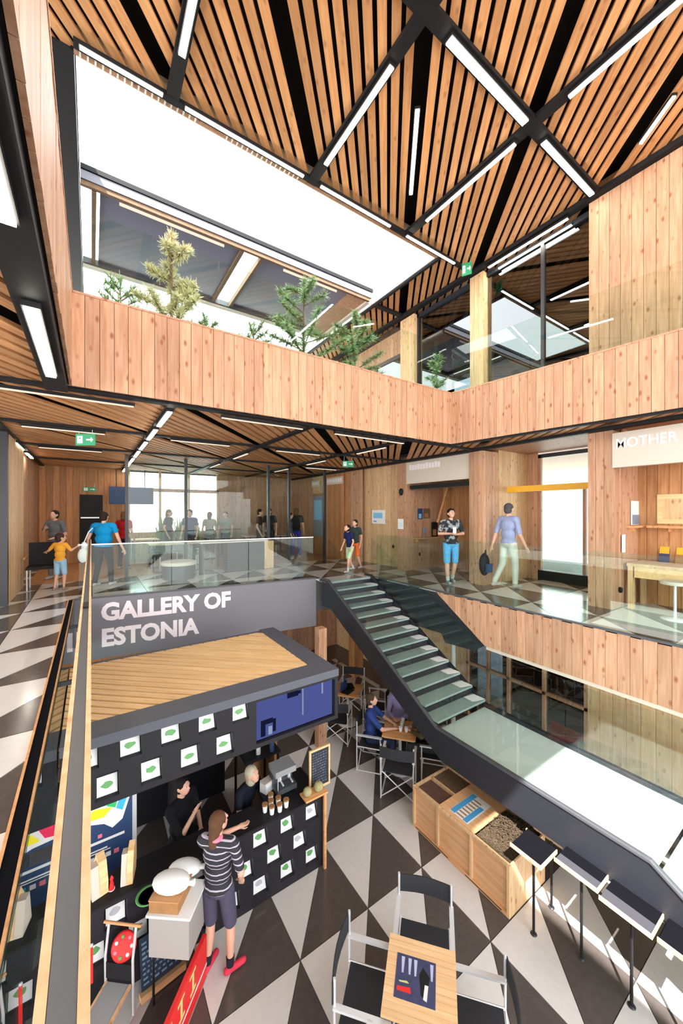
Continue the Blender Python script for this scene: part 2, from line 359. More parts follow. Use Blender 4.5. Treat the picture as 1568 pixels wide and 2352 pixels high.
beam(c1, (-0.31,-1.2), (-0.31,5.0), ZC1-0.10, ZC1-0.001, 0.19); beam(c1, (-1.21,-1.2), (-1.21,14), zb, ZC1-0.001, 0.11)
beam(c1, (6.10,5.0), (6.82,-1.0), ZC1-0.05, ZC1-0.001, 0.07); beam(c1, (7.0,-1.0), (7.0,14), ZC1-0.06, ZC1-0.001, 0.10)
# roof soffit
cr = struct('ceiling')
OP = dict(x0=-0.17, x1=5.98, y0=5.20)
HX0, HX1, HY0, HY1 = -1.8, 0.6, -5.2, -2.7       # unseen roof gap behind the viewpoint, added and sized to shape the sun patch
roofs = [[(-3.6,-1.6),(8.6,-1.6),(8.6,5.20),(-3.6,5.20)], [(5.98,5.20),(8.6,5.20),(8.6,13),(5.98,13)], [(-3.6,5.20),(-0.17,5.20),(-0.17,13),(-3.6,13)]]
for p in roofs: slats(cr, p, ZR, ZR+0.04, 'slat', s_ref=S_REF)
r = MB(); zt = ZR+0.24
r.prism([(-7,HY1),(13,HY1),(13,5.20),(-7,5.20)], zt, zt+0.4).prism([(-7,HY0),(HX0,HY0),(HX0,HY1),(-7,HY1)], zt, zt+0.4).prism([(HX1,HY0),(13,HY0),(13,HY1),(HX1,HY1)], zt, zt+0.4)
r.prism([(5.98,5.2),(13,5.2),(13,16),(5.98,16)], zt, zt+0.4).prism([(-7,5.2),(-0.17,5.2),(-0.17,16),(-7,16)], zt, zt+0.4)
r.build('slab', 'void', cr)
zb = ZR-0.06
beam(cr, (-3.6,2.72), (8.6,2.72), zb, ZR-0.001, 0.17)
for gx in GX:
    if -3.6 < gx < 7: beam(cr, (gx,-1.6), (gx,5.2), zb+0.002, ZR-0.001, 0.15)
beam(cr, (-0.17,5.15), (7.0,5.15), zb, ZR-0.001, 0.08); beam(cr, (6.02,5.2), (6.02,13), zb, ZR-0.001, 0.07); beam(cr, (-0.27,5.25), (-0.27,13), ZR-0.03, ZR-0.001, 0.2); beam(cr, (6.0,7.35), (7.1,7.35), zb+0.001, ZR-0.001, 0.12)
beam(cr, (7.0,-1.6), (7.0,13), zb-0.02, ZR-0.001, 0.14)
MB().mm((-0.17,5.201,ZR-0.03), (5.98,5.275,ZR-0.005)).build('edge_soffit', 'pine', cr)
for i in range(34):
    x = -0.12+0.075*i+(0.35 if i > 17 else 0); MB().mm((x,5.2,ZR-0.036), (x+0.02,5.276,ZR-0.0305)).build('edge_clip', 'white', cr)
# fascia of the opening and the louvre strip below the roof edge
MB().mm((-0.17,5.276,ZR-0.02), (5.98,5.30,ZR+0.64)).build('opening_fascia', 'pine_pale', cr)
MB().mm((5.95,5.30,ZR-0.02), (5.98,13,ZR+0.64)).build('opening_fascia', 'white', cr); MB().mm((-0.2,5.23,ZR-0.02), (-0.17,13,ZR+0.64)).build('opening_fascia', 'black', cr)
# ================================================================ lamps on the ceiling grid
zl = ZR-0.06-0.051; R = 'tube lights on the roof beams'
lamp((3.28,2.72),(4.85,2.72), zl, 0.085, 'long glowing tube on the wide black roof beam, right of the top node', None)
lamp((5.30,2.72),(6.86,2.72), zl, 0.07, 'glowing tube between the black roof node and the timber wall corner', None)
lamp((5.0,-0.2),(5.0,2.25), zl, 0.05, 'glowing tube running to the upper right corner of the roof', None)
lamp((5.0,2.95),(5.0,4.65), zl, 0.05, 'thin glowing tube below the crossing of the roof beams', None)
lamp((2.93,3.25),(2.93,4.75), zl, 0.06, 'glowing tube slanting from the top node to the opening edge', None)
lamp((0.86,2.95),(0.86,4.55), zl, 0.07, 'short wide tube on the roof beam at the top left', None)
lamp((3.55,3.45),(4.42,4.45), ZR-0.052, 0.05, 'upright tube set between slats in the dark roof gap', None)
lamp((6.15,1.5),(6.55,1.98), ZR-0.052, 0.04, 'broken dashed tube in the roof gap at the right edge', None)
for i, (a, b) in enumerate(((-0.12,0.75),(1.0,2.75),(3.05,4.55),(4.95,6.35))):
    lamp((a,5.10),(b,5.10), zl, 0.04, ['short edge tube at the left end of the roof opening','long edge tube above the middle of the roof opening','edge tube right of the second beam along the opening','edge tube ending at the exit sign by the timber column'][i])
lamp((7.0,3.15),(7.0,4.75), ZR-0.15, 0.04, 'upper of two parallel tubes over the glazed upper room')
lamp((7.14,3.15),(7.14,4.6), ZR-0.2, 0.035, 'lower of two parallel tubes over the glazed upper room')
zl = ZC1-0.10-0.051
lamp((-0.31,0.75),(-0.31,2.15), zl, 0.075, 'large bright tube at the left edge under the gallery beam')
lamp((-0.31,2.95),(-0.31,4.35), zl, 0.075, 'second bright tube further along the left gallery beam')
zl = ZC1-0.035-0.051
lamp((-1.15,5.3),(0.45,5.3), zl, 0.03, 'pale tube along the underside just behind the left timber corner', None, 'lamp_dim')
lamp((1.5,5.22),(2.8,5.22), zl, 0.025, 'thin tube under the foot of the long timber parapet', None, 'lamp_dim')
lamp((3.4,5.22),(5.0,5.22), zl, 0.03, 'thin tube near the corner under the long timber parapet', None, 'lamp_dim')
NC = ['nearest of the tubes chained along the black beam to the back','second of the tubes chained along the black beam to the back','third of the tubes chained along the black beam to the back','fourth of the tubes chained along the black beam to the back','fifth of the tubes chained along the black beam to the back','sixth of the tubes chained along the black beam to the back','farthest of the tubes chained along the black beam to the back']
y = 5.3; i = 0
while y < 13:
    lamp((0.86,y),(0.86,y+1.0), zl, 0.055, '', 'chain of tubes along one black beam of the lower ceiling')['label'] = NC[min(i,6)]; y += 1.28; i += 1
for i, (x, y) in enumerate(((2.93,8.1),(2.93,10.3),(5.0,5.75),(5.0,8.1),(5.0,10.3))):
    lamp((x,y),(x,y+1.0), zl, 0.04, ['tube just behind the second crossing under the long parapet','far tube in line behind the second ceiling crossing','tube nearest the parapet corner on the lower ceiling','tube beyond the dark node left of the green exit sign','farthest tube above the middle of the glass front'][i], None, 'lamp_dim')
for i, (x, gy) in enumerate(((-0.9,7.46),(1.2,7.38),(3.3,7.38),(-0.9,9.71),(5.3,9.71))):
    lamp((x,gy),(x+1.1,gy), zl, 0.03, ['pale cross tube just left of the hanging exit sign','pale cross tube right of the chained tubes, nearest row','pale cross tube near the dark ceiling node in the middle','pale cross tube in the second row above the left wall','pale cross tube in the second row near the right shops'][i], None, 'lamp_dim')
lamp((-1.21,9.3),(-1.21,10.3), zl, 0.05, 'tube beside the left wall, nearer one'); lamp((-1.21,10.8),(-1.21,11.8), zl, 0.05, 'tube beside the left wall, further one')

# ================================================================ walls and columns of the right side
def column(name, x0, x1, y0, y1, z0, z1, mat='pine', w=0.115):
    t = struct(name); MB().mm((x0+0.02,y0+0.02,z0), (x1,y1,z1)).build('core', mat, t)
    planks(t, (x0+0.02,y1), (x0+0.02,y0), z0, z1, w, side=-1, mat=mat); planks(t, (x0,y0+0.02), (x1,y0+0.02), z0, z1, w, side=-1, mat=mat)
    return t
column('trim_5', 7.05, 7.62, 4.91, 5.26, Z1, ZC1-0.06, 'pine'); column('trim_6', 7.05, 7.40, 2.50, 2.86, Z1, ZC1-0.06, 'pine')
column('trim_7', 7.07, 7.45, 7.33, 7.64, Z1, ZC1-0.06, 'pine'); column('trim_8', 7.05, 7.45, 4.90, 5.24, ZC1+0.25, ZR-0.1, 'pine_pale')
column('trim_9', 7.05, 7.40, 6.98, 7.50, ZC1+0.25, ZR-0.1, 'pine_pale')
wr = struct('wall_right')
planks(wr, (7.30,9.9), (7.30,7.66), Z1, ZC1, 0.16, side=-1, mat='pine_pale'); planks(wr, (7.12,9.9), (7.12,9.3), Z1, ZC1, 0.15, side=-1, mat='pine')
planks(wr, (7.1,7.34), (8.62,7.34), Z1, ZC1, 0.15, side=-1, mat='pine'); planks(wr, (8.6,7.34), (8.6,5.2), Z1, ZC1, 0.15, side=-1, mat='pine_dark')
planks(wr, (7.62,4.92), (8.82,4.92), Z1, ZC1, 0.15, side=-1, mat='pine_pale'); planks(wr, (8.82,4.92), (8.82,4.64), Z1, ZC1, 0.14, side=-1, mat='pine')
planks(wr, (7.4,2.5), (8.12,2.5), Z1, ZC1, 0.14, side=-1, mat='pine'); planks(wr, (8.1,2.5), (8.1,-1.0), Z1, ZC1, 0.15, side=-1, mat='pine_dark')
w = MB(); w.mm((7.4,7.66,Z1), (9.6,9.9,ZC1)).mm((7.13,7.36,Z1), (9.4,7.66,ZC1)).mm((8.63,5.1,Z1), (8.8,7.36,ZC1)).mm((7.63,4.95,Z1), (9.0,5.22,ZC1)).mm((7.42,2.52,Z1), (9.0,2.84,ZC1)).mm((8.13,-1.2,Z1), (8.3,2.5,ZC1))
w.build('backing', 'pine_dark', wr)
MB().mm((7.06,-1.2,ZC1), (13,14.4,ZC1+0.1)).build('bay_ceiling', 'pine', wr)
MB().mm((8.8,2.84,Z1), (8.95,4.65,Z1+0.22)).build('sill', 'black', wr)
# upper room
wu = struct('wall_upper')
planks(wu, (7.06,2.84), (7.06,-1.4), ZC1+0.25, ZR-0.02, 0.15, side=-1, mat='pine'); MB().mm((7.07,-1.4,ZC1+0.2), (7.3,2.82,ZR+0.2)).build('backing', 'pine_dark', wu)
planks(wu, (7.25,11.0), (7.25,7.5), 9.25, 9.95, 0.15, side=-1, mat='pine'); planks(wu, (7.25,11.0), (7.25,8.75), ZC1+0.25, 9.25, 0.15, side=-1, mat='pine')
MB().mm((7.26,7.4,ZC1+0.2), (9.2,11.2,ZR+0.2)).build('backing', 'void', wu); MB().mm((10.2,-1.4,ZC1+0.2), (10.3,7.4,ZR+0.2)).build('far_wall', 'void', wu)
MB().mm((7.0,-1.4,ZC1+0.1), (13,14,ZC1+0.24)).build('upper_floor', 'grout', wu)
wn_ = struct('window_1')
for y0, y1 in ((5.26,6.96),(3.72,4.88),(2.86,3.66)): MB().mm((7.20,y0,ZC1+0.26), (7.215,y1,ZR-0.1)).build('pane', 'glass_r', wn_)
MB().mm((7.16,3.66,ZC1+0.26), (7.24,3.72,ZR-0.1)).mm((7.16,5.24,ZC1+0.26), (7.25,5.30,ZR-0.1)).mm((7.16,2.84,ZC1+0.26), (7.25,2.88,ZR-0.1)).mm((7.16,2.84,ZR-0.2), (7.25,7.0,ZR-0.1)).mm((7.16,6.92,ZC1+0.26), (7.25,6.98,ZR-0.1)).build('window_frame', 'steel', wn_)
wn2 = struct('window_2')
MB().mm((7.215,7.62,ZC1+0.26), (7.225,8.7,9.2)).build('pane', 'glass_r', wn2)
MB().mm((7.19,7.5,ZC1+0.26), (7.24,7.6,9.25)).mm((7.19,8.68,ZC1+0.26), (7.24,8.78,9.25)).mm((7.19,7.5,9.16), (7.24,8.78,9.27)).build('window_frame', 'steel', wn2)
# glass guards above the parapets
def guard(name, label, p0, p1, z0, z1, n, mat='glass', cap=None, joint=0.008):
    t = thing(name, label, 'glass railing', (p0[0],p0[1],z0)); a = Vector(p0); b = Vector(p1); d = b-a; L = d.length; rz = math.atan2(d.y,d.x)
    for i in range(n):
        o = MB().mm((L*i/n+joint,-0.006,0), (L*(i+1)/n-joint,0.006,z1-z0)).build('glass_pane', mat, t); o.rotation_euler = (0,0,rz)
    if cap: o = MB().mm((0,-0.012,z1-z0), (L,0.012,z1-z0+0.02)).build('top_edge', cap, t); o.rotation_euler = (0,0,rz)
    return t
guard('glass_guard', 'clear glass guard above the long timber parapet before the trees', (-0.1,5.07), (6.0,5.03), ZP+0.026, 8.2, 4)
guard('glass_guard', 'clear glass guard above the right timber parapet and upper room', (6.13,5.0), (6.80,-1.2), ZP+0.026, 8.15, 4)
guard('glass_guard', 'clear glass guard along the right gallery edge above the timber boards', (5.86,7.1), (5.86,-0.8), Z1+0.001, 4.25, 5, 'glass')
guard('glass_guard', 'clear glass guard above the grey sign along the back gallery', (-0.2,8.37), (4.46,7.80), Z1+0.001, 4.18, 3, 'glass_b', 'chrome')
# left balustrade: tall glass below a timber and steel handrail
t = thing('handrail_balustrade', 'pale timber handrail with dark steel channel on glass at the left edge', 'railing', (0,0,0))
for k in range(4): MB().mm((-0.029,-0.6+2.2*k,3.02), (-0.021,1.59+2.2*k,4.26)).build('glass_pane', 'glass_s', t); MB().mm((-0.262,-0.6+2.2*k,1.75), (-0.254,1.59+2.2*k,3.19)).build('glass_pane', 'glass_g', t)
MB().mm((-0.0375,-0.6,4.262), (-0.0125,8.2,4.295)).build('steel_channel', 'steel_grey', t)
MB().mm((-0.048,-0.6,4.255), (-0.038,8.2,4.30)).build('timber_strip', 'pine_pale', t); MB().mm((-0.012,-0.6,4.255), (-0.001,8.2,4.30)).build('timber_strip', 'pine_pale', t)
for y in (0.5, 2.35, 4.6, 6.8): MB().mm((-0.253,y,3.06), (-0.0295,y+0.04,3.10)).build('bracket', 'steel', t)
for y in (2.35,): MB().mm((-0.037,y,4.2955), (-0.013,y+0.12,4.305)).build('joint_cover', 'black', t)

# ================================================================ grey fascia with lettering
sg = thing('fascia_sign', 'grey fabric sign band reading GALLERY OF ESTONIA under the back gallery', 'sign', (SGN0[0], SGN0[1], 0), math.atan2(SGN1[1]-SGN0[1], SGN1[0]-SGN0[0]))
L = math.hypot(SGN1[0]-SGN0[0], SGN1[1]-SGN0[1])
MB().mm((0,0,2.07), (L,0.10,Z1+0.02)).build('sign_band', 'grey_sign', sg)
MB().mm((0,-0.012,Z1+0.0), (L,-0.0005,Z1+0.025)).build('top_edge', 'steel_grey', sg)
fm = lambda ox, oz: frame4((ox,-0.003,oz), (1,0,0), (0,0,1))
text('lettering', 'GALLERY OF', 0.44, 'pink_white', sg, fm(0.42,2.78), bold=0.019, sx=0.94)
text('lettering', 'ESTONIA', 0.44, 'pink_white', sg, fm(0.42,2.30), bold=0.019, sx=0.94)
text('lettering', 'I', 0.44, 'pink_white', sg, fm(0.03,2.30), bold=0.019)

# ================================================================ stair with landing
SX0, SX1 = 4.50, 5.72; YT, YB = 7.15, 3.95; ZL = 1.37
st = thing('staircase', 'black steel staircase with pale glass treads, landing and lower flight', 'staircase', (SX0, YB, 0))
so = Vector((SX0, YB, 0)); inv = Matrix.Translation(-so)
def sb(m, name, mat, parent=st): m.v = [tuple(inv @ Vector(v)) for v in m.v]; return m.build(name, mat, parent)
prof = [(YT+0.25,Z1+0.03),(YT,Z1+0.03),(YB,ZL+0.04),(1.27,ZL+0.04),(-0.9,0.10),(-0.9,-0.0),(-0.45,0.0),(1.18,ZL-0.42),(YB-0.1,ZL-0.42),(YT-0.1,Z1-0.58),(YT+0.25,Z1-0.6)]
for x0, x1 in ((SX0-0.03,SX0),(SX1,SX1+0.03)): sb(MB().prismX(prof, x0, x1), 'stringer', 'steel')
profi = [(YT+0.25,Z1+0.055),(YT,Z1+0.055),(YB,ZL+0.065),(1.27,ZL+0.065),(-0.9,0.13),(-0.9,0.10),(1.27,ZL+0.04),(YB,ZL+0.04),(YT,Z1+0.03),(YT+0.25,Z1+0.03)]
for x0, x1 in ((SX0-0.05,SX0+0.01),(SX1-0.01,SX1+0.05)): sb(MB().prismX(profi, x0, x1), 'stringer_cap', 'steel_grey' if x0 < 5 else 'steel')
NT = 12; run = (YT-YB)/NT; rise = (Z1-ZL)/(NT+1)
for k in range(NT):
    z = Z1-rise*(k+1); y1 = YT-run*k
    tr = sb(MB().mm((SX0+0.001,y1-run-0.02,z-0.035), (SX1-0.001,y1,z)), 'tread', 'tread')
    sb(MB().mm((SX0+0.01,y1-run-0.025,z-0.045), (SX1-0.01,y1-run+0.0,z-0.0351)), 'nosing_bar', 'black', tr)
    sb(MB().mm((SX0+0.01,y1-0.012,z+0.001), (SX1-0.01,y1-0.004,z+rise-0.05)), 'riser_strip', 'steel', tr)
    sb(MB().prism([(SX1-0.25,y1-run+0.06),(SX1-0.001,y1-run-0.01),(SX1-0.001,y1-0.06),(SX1-0.25,y1-0.02)], z+0.0005, z+0.004), 'painted_light_wedge', 'white', tr)  # white wedge stands in for bright light on the tread's right end
sb(MB().mm((SX0+0.001,YT+0.0005,Z1-0.06), (SX1-0.001,YT+0.6,Z1-0.002)), 'top_step', 'tread')
sb(MB().mm((SX0+0.001,1.25,ZL-0.06), (SX1-0.001,YB,ZL)), 'landing', 'landing')
for k in range(8):
    z = ZL-0.152*(k+1); y1 = 1.25-0.25*k; sb(MB().mm((SX0+0.001,y1-0.27,z-0.035), (SX1-0.001,y1,z)), 'tread', 'tread')
for x in (SX0-0.015, SX1+0.015):
    for a, b, za, zb_ in ((YT,YT-1.6,Z1,Z1-0.915),(YT-1.6,YB,Z1-0.915,ZL)):
        sb(MB().prismX(ccw([(a-0.01,za+0.07),(b+0.01,zb_+0.07),(b+0.01,zb_+0.97),(a-0.01,za+0.97)]), x-0.005, x+0.005), 'glass_pane', 'glass_s')
    for a, b in ((YB,2.62),(2.62,1.29)): sb(MB().mm((x-0.005,b+0.01,ZL+0.07), (x+0.005,a-0.01,ZL+0.97)), 'glass_pane', 'glass_s')
    sb(MB().prismX(ccw([(1.27,ZL+0.07),(-0.8,0.15),(-0.8,1.05),(1.27,ZL+0.97)]), x-0.005, x+0.005), 'glass_pane', 'glass_s')

# ================================================================ canopy over the courtyard
cn = thing('courtyard_canopy', 'grey and white edged glazed canopy across the open courtyard', 'canopy', (-0.15,7.3,10.15))
def cb(m, name, mat): m.v = [(v[0]+0.15, v[1]-7.3, v[2]-10.15) for v in m.v]; return m.build(name, mat, cn)
cb(MB().mm((-0.15,7.26,10.19), (5.85,7.32,10.33)), 'edge_strip', 'canopy_edge'); cb(MB().mm((-0.15,7.24,10.34), (5.88,7.32,10.42)), 'edge_strip', 'black')
cb(MB().mm((-0.15,7.28,10.11), (5.80,7.34,10.185)), 'edge_beam', 'bark')
M['canopy'] = plain('blue_grey_soffit', (0.15, 0.155, 0.22), 0.25)
cb(MB().mm((0.12,7.35,10.16), (2.5,9.5,10.2)), 'soffit_panel', 'canopy'); cb(MB().mm((3.0,7.35,10.16), (5.2,9.5,10.2)), 'soffit_panel', 'canopy')
cb(MB().mm((5.21,7.35,10.15), (5.74,9.5,10.2)), 'soffit_panel', 'pine')
for x in (2.51, 2.93, 0.0): cb(MB().mm((x,7.35,10.10), (x+0.07,9.5,10.22)), 'cross_beam', 'bark')
cb(MB().mm((5.75,7.35,10.10), (5.85,9.9,10.30)), 'end_beam', 'offwhite')
cb(MB().mm((-0.15,9.505,10.10), (5.74,9.56,10.22)), 'far_beam', 'steel_grey'); cb(MB().mm((-0.15,9.57,10.06), (5.74,9.66,10.16)), 'far_beam', 'offwhite')
for a, b in ((0.4,2.2),(3.5,4.9)):
    MB().mm((a+0.15,0.12,-0.035), (b+0.15,0.15,0.005)).build('light_strip', 'lamp_dim', cn)

# ================================================================ window front of the right bay, door
w3 = struct('window_3')
MB().mm((8.86,2.86,Z1+0.24), (8.87,4.62,ZC1-0.12)).build('pane', 'glass', w3)
for y0, y1 in ((4.58,4.66),(3.62,3.68),(2.84,2.9)): MB().mm((8.82,y0,Z1+0.22), (8.90,y1,ZC1-0.06 if y0 != 3.62 else 5.3)).build('window_frame', 'pine', w3)
MB().mm((8.82,2.84,ZC1-0.12), (8.90,4.66,ZC1-0.03)).build('window_frame', 'steel', w3)
t = thing('yellow_beam', 'yellow painted beam across the bright window bay', 'beam', (7.98,2.87,5.25)); MB().mm((-0.04,0,0), (0.04,2.03,0.13)).build('beam_body', 'yellow', t)
# ================================================================ rear rooms behind the glass front
wb = struct('wall_back')
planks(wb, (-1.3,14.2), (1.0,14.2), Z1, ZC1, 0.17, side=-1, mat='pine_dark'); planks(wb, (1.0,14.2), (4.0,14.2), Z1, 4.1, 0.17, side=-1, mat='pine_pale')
planks(wb, (4.0,14.2), (7.2,14.2), Z1, ZC1, 0.17, side=-1, mat='pine')
MB().mm((-6,14.23,0), (1.0,14.5,ZC1+0.1)).mm((4.0,14.23,0), (13,14.5,ZC1+0.1)).mm((1.0,14.23,0), (4.0,14.5,4.1)).build('backing', 'pine_dark', wb)
w4 = struct('window_4')
MB().mm((1.0,14.3,4.1), (4.0,14.31,ZC1)).build('pane', 'glass', w4)
for x in (1.0,1.95,2.9,3.93): MB().mm((x,14.2,4.1), (x+0.07,14.29,ZC1)).build('window_frame', 'pine_pale', w4)
MB().mm((1.0,14.2,5.5), (4.0,14.28,5.62)).build('window_frame', 'pine', w4)
d1 = struct('door_1'); MB().mm((-0.3,14.12,Z1), (0.3,14.18,5.35)).build('door_leaf', 'black', d1); MB().mm((-0.28,14.08,4.6), (0.28,14.115,4.64)).build('push_bar', 'chrome', d1)
wl_ = struct('wall_left')
planks(wl_, (-1.22,8.5), (-1.22,10.3), Z1, ZC1, 0.17, side=-1, mat='pine_pale'); planks(wl_, (-1.36,10.3), (-1.36,14.2), Z1, ZC1, 0.17, side=-1, mat='pine')
MB().mm((-1.6,8.5,Z1), (-1.25,10.28,ZC1)).mm((-1.6,10.28,Z1), (-1.38,14.2,ZC1)).build('backing', 'pine_dark', wl_); MB().mm((-1.3,8.36,Z1), (-1.18,8.47,ZC1)).build('end_post', 'steel', wl_)
wf = struct('window_5')
XS = [0.71, 2.07, 4.40, 5.08, 6.38]
for x in XS: MB().mm((x-0.035,10.36,Z1), (x+0.035,10.44,ZC1)).build('mullion', 'steel', wf)
for a, b in zip(XS, XS[1:]): MB().mm((a+0.036,10.395,Z1+0.01), (b-0.036,10.405,ZC1-0.04)).build('pane', 'glass_b', wf)
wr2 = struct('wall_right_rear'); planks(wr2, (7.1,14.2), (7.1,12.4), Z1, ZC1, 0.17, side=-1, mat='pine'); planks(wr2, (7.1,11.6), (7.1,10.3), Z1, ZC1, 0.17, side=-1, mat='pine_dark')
planks(wr2, (7.1,12.4), (7.1,11.6), 5.5, ZC1, 0.17, side=-1, mat='pine_pale'); MB().mm((7.13,9.9,Z1), (7.4,14.3,ZC1)).build('backing', 'pine_dark', wr2)
# ================================================================ ground-floor walls
wg = struct('wall_ground')
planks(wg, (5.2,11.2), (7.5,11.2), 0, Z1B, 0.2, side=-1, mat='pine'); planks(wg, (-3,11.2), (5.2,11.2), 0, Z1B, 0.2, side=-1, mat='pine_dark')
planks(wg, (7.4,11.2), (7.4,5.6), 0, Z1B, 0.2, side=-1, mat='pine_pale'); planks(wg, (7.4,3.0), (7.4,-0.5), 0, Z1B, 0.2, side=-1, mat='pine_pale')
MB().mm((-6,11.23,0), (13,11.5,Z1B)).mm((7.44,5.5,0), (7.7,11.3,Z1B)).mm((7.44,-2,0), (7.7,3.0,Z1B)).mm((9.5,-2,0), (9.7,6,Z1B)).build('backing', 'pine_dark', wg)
w6 = struct('window_6')
MB().mm((7.44,3.02,0.05), (7.45,5.58,Z1B-0.05)).build('pane', 'glass_r', w6)
for y in (3.0,3.75,4.5,5.0,5.54): MB().mm((7.38,y,0), (7.47,y+0.06,Z1B)).build('window_frame', 'pine', w6)
MB().mm((7.38,3.0,1.2), (7.47,5.6,1.26)).build('window_frame', 'pine', w6)
column('trim_10', 3.80, 3.98, 6.40, 6.58, 0, Z1B, 'pine', 0.09); 
MB().cone((6.55,5.3,0), (6.55,5.3,Z1B), 0.05, 0.05, 14).build('trim_11', 'white', None, kind='structure')
column('trim_12', 6.3, 6.6, 8.6, 8.9, 0, Z1B, 'pine_dark', 0.15)

fr_ = struct('floor_rear')
for i in range(30): MB().mm((-1.2+0.277*i+0.002,10.46,Z1+0.001), (-1.2+0.277*(i+1)-0.002,14.15,Z1+0.006)).build('floor_board', 'pine_dark', fr_)
# ================================================================ coffee kiosk
K = thing('kiosk', 'black coffee kiosk with timber slat roof and niches of white cards', 'kiosk', (1.4, 5.4, 0))
KO = Vector((1.4, 5.4, 0))
def kb(m, name, mat, parent=K): m.v = [tuple(Vector(v)-KO) for v in m.v]; return m.build(name, mat, parent)
KX0, KX1, KY0, KY1, KZ0, KZ1 = -0.245, 2.85, 4.29, 6.50, 1.92, 2.62
def pierced(x0, x1, z0, z1, y, t, holes, name, mat='kiosk'):
    xs = sorted({x0, x1} | {h[0] for h in holes} | {h[1] for h in holes}); zs = sorted({z0, z1} | {h[2] for h in holes} | {h[3] for h in holes}); m = MB()
    for j in range(len(zs)-1):
        run = None
        for i in range(len(xs)-1):
            cx, cz = (xs[i]+xs[i+1])/2, (zs[j]+zs[j+1])/2
            solid = not any(h[0] < cx < h[1] and h[2] < cz < h[3] for h in holes)
            if solid and run is None: run = xs[i]
            if run is not None and (not solid): m.mm((run,y,zs[j]), (xs[i],y+t,zs[j+1])); run = None
        if run is not None: m.mm((run,y,zs[j]), (xs[-1],y+t,zs[j+1]))
    return kb(m, name, mat)
CARDS = []
up = [(x, 2.44) for x in (-0.04, 0.33, 0.71, 1.09, 1.47)] + [(x, 2.11) for x in (0.13, 0.52, 0.905, 1.285)]
holes = [(x-0.10, x+0.10, z-0.13, z+0.12) for x, z in up]
pierced(KX0, 1.66, KZ0, KZ1-0.10, KY0, 0.05, holes, 'front_panel')
kb(MB().mm((KX0,KY0+0.12,KZ0), (1.66,KY0+0.14,KZ1-0.1)), 'niche_back', 'kiosk')
for (x, z), h in zip(up, holes): kb(MB().mm((h[0],KY0+0.051,h[2]), (h[0]+0.004,KY0+0.119,h[3])).mm((h[0]+0.004,KY0+0.051,h[2]), (h[1],KY0+0.119,h[2]+0.004)).mm((h[1]-0.004,KY0+0.051,h[2]+0.004), (h[1],KY0+0.119,h[3])), 'niche_lining', 'steel_grey')
# frame of the roof and timber slats
kb(MB().mm((KX0,KY0-0.02,KZ1-0.10), (KX1,KY0+0.33,KZ1)).mm((KX1-0.28,KY0+0.33,KZ1-0.10), (KX1,KY1,KZ1)).mm((KX0,KY1-0.1,KZ1-0.1), (KX1-0.28,KY1,KZ1-0.02)), 'roof_frame', 'kiosk_grey')
kb(MB().mm((KX0,KY0+0.33,KZ1-0.16), (KX1-0.28,KY1-0.1,KZ1-0.06)), 'roof_deck', 'bark')
kb(MB().mm((KX1-0.05,KY0+0.02,KZ0), (KX1,KY1,KZ1-0.1)).mm((1.66,KY0+0.0,KZ1-0.14),(KX1-0.05,KY0+0.05,KZ1-0.1)).mm((1.66,KY0,KZ0),(KX1-0.05,KY0+0.05,KZ0+0.05)).mm((KX1-0.05,KY0-0.0,KZ0),(KX1,KY0+0.02,KZ1-0.1)), 'screen_frame', 'kiosk')
conv = [(KX0,KY0+0.335),(KX1-0.285,KY0+0.335),(KX1-0.285,KY1-0.105),(KX0,KY1-0.105)]
D2 = Vector((DN.x, DN.y, 0)); N2 = Vector((D2.y,-D2.x,0)); k = -80
while k < 80:
    s_ = k*0.128; c = N2*s_; q = [c+D2*20*e+N2*0.050*f for e, f in ((-1,-1),(1,-1),(1,1),(-1,1))]
    p = clip(ccw([(v.x,v.y) for v in q]), ccw(conv)); k += 1
    if len(p) < 3 or area(p) < 0.003: continue
    loc = [((x-c.x)*D2.x+(y-c.y)*D2.y, -((x-c.x)*N2.x+(y-c.y)*N2.y)) for x, y in p]
    MB().prism(loc, 0, 0.045).build('roof_slat', 'slat_kiosk', K, tuple(c-KO+Vector((0,0,KZ1-0.055))), math.atan2(D2.y, D2.x))
# blue screen with silhouettes
sc = kb(MB().mm((1.69,KY0+0.06,KZ0+0.055), (KX1-0.06,KY0+0.075,KZ1-0.145)), 'screen', 'blue_screen')
M['screen_dark'] = emit('screen_shadow', (0.012, 0.014, 0.05), 0.25); M['screen_pale'] = emit('screen_pale', (0.35, 0.40, 0.62), 0.3)
for q in (((1.74,2.0),(1.80,2.2)),((1.801,2.14),(1.90,2.2)),((1.901,2.02),(1.94,2.18)),((2.10,2.38),(2.26,2.47)),((2.26,2.40),(2.30,2.44))): kb(MB().mm((q[0][0],KY0+0.055,q[0][1]), (q[1][0],KY0+0.0595,q[1][1])), 'screen_figure', 'screen_dark')
for q in (((1.84,2.0),(1.89,2.1)),((2.62,2.3),(2.64,2.46)),((2.32,2.1),(2.335,2.45))): kb(MB().mm((q[0][0],KY0+0.055,q[0][1]), (q[1][0],KY0+0.0595,q[1][1])), 'screen_figure', 'screen_pale')
kb(MB().mm((1.70,KY0+0.08,KZ0), (KX1-0.05,KY0+0.6,KZ0+0.03)), 'bulkhead_floor', 'kiosk')
kb(MB().mm((KX0,KY0+0.15,KZ0), (1.70,KY0+0.6,KZ0+0.03)), 'bulkhead_floor', 'kiosk')
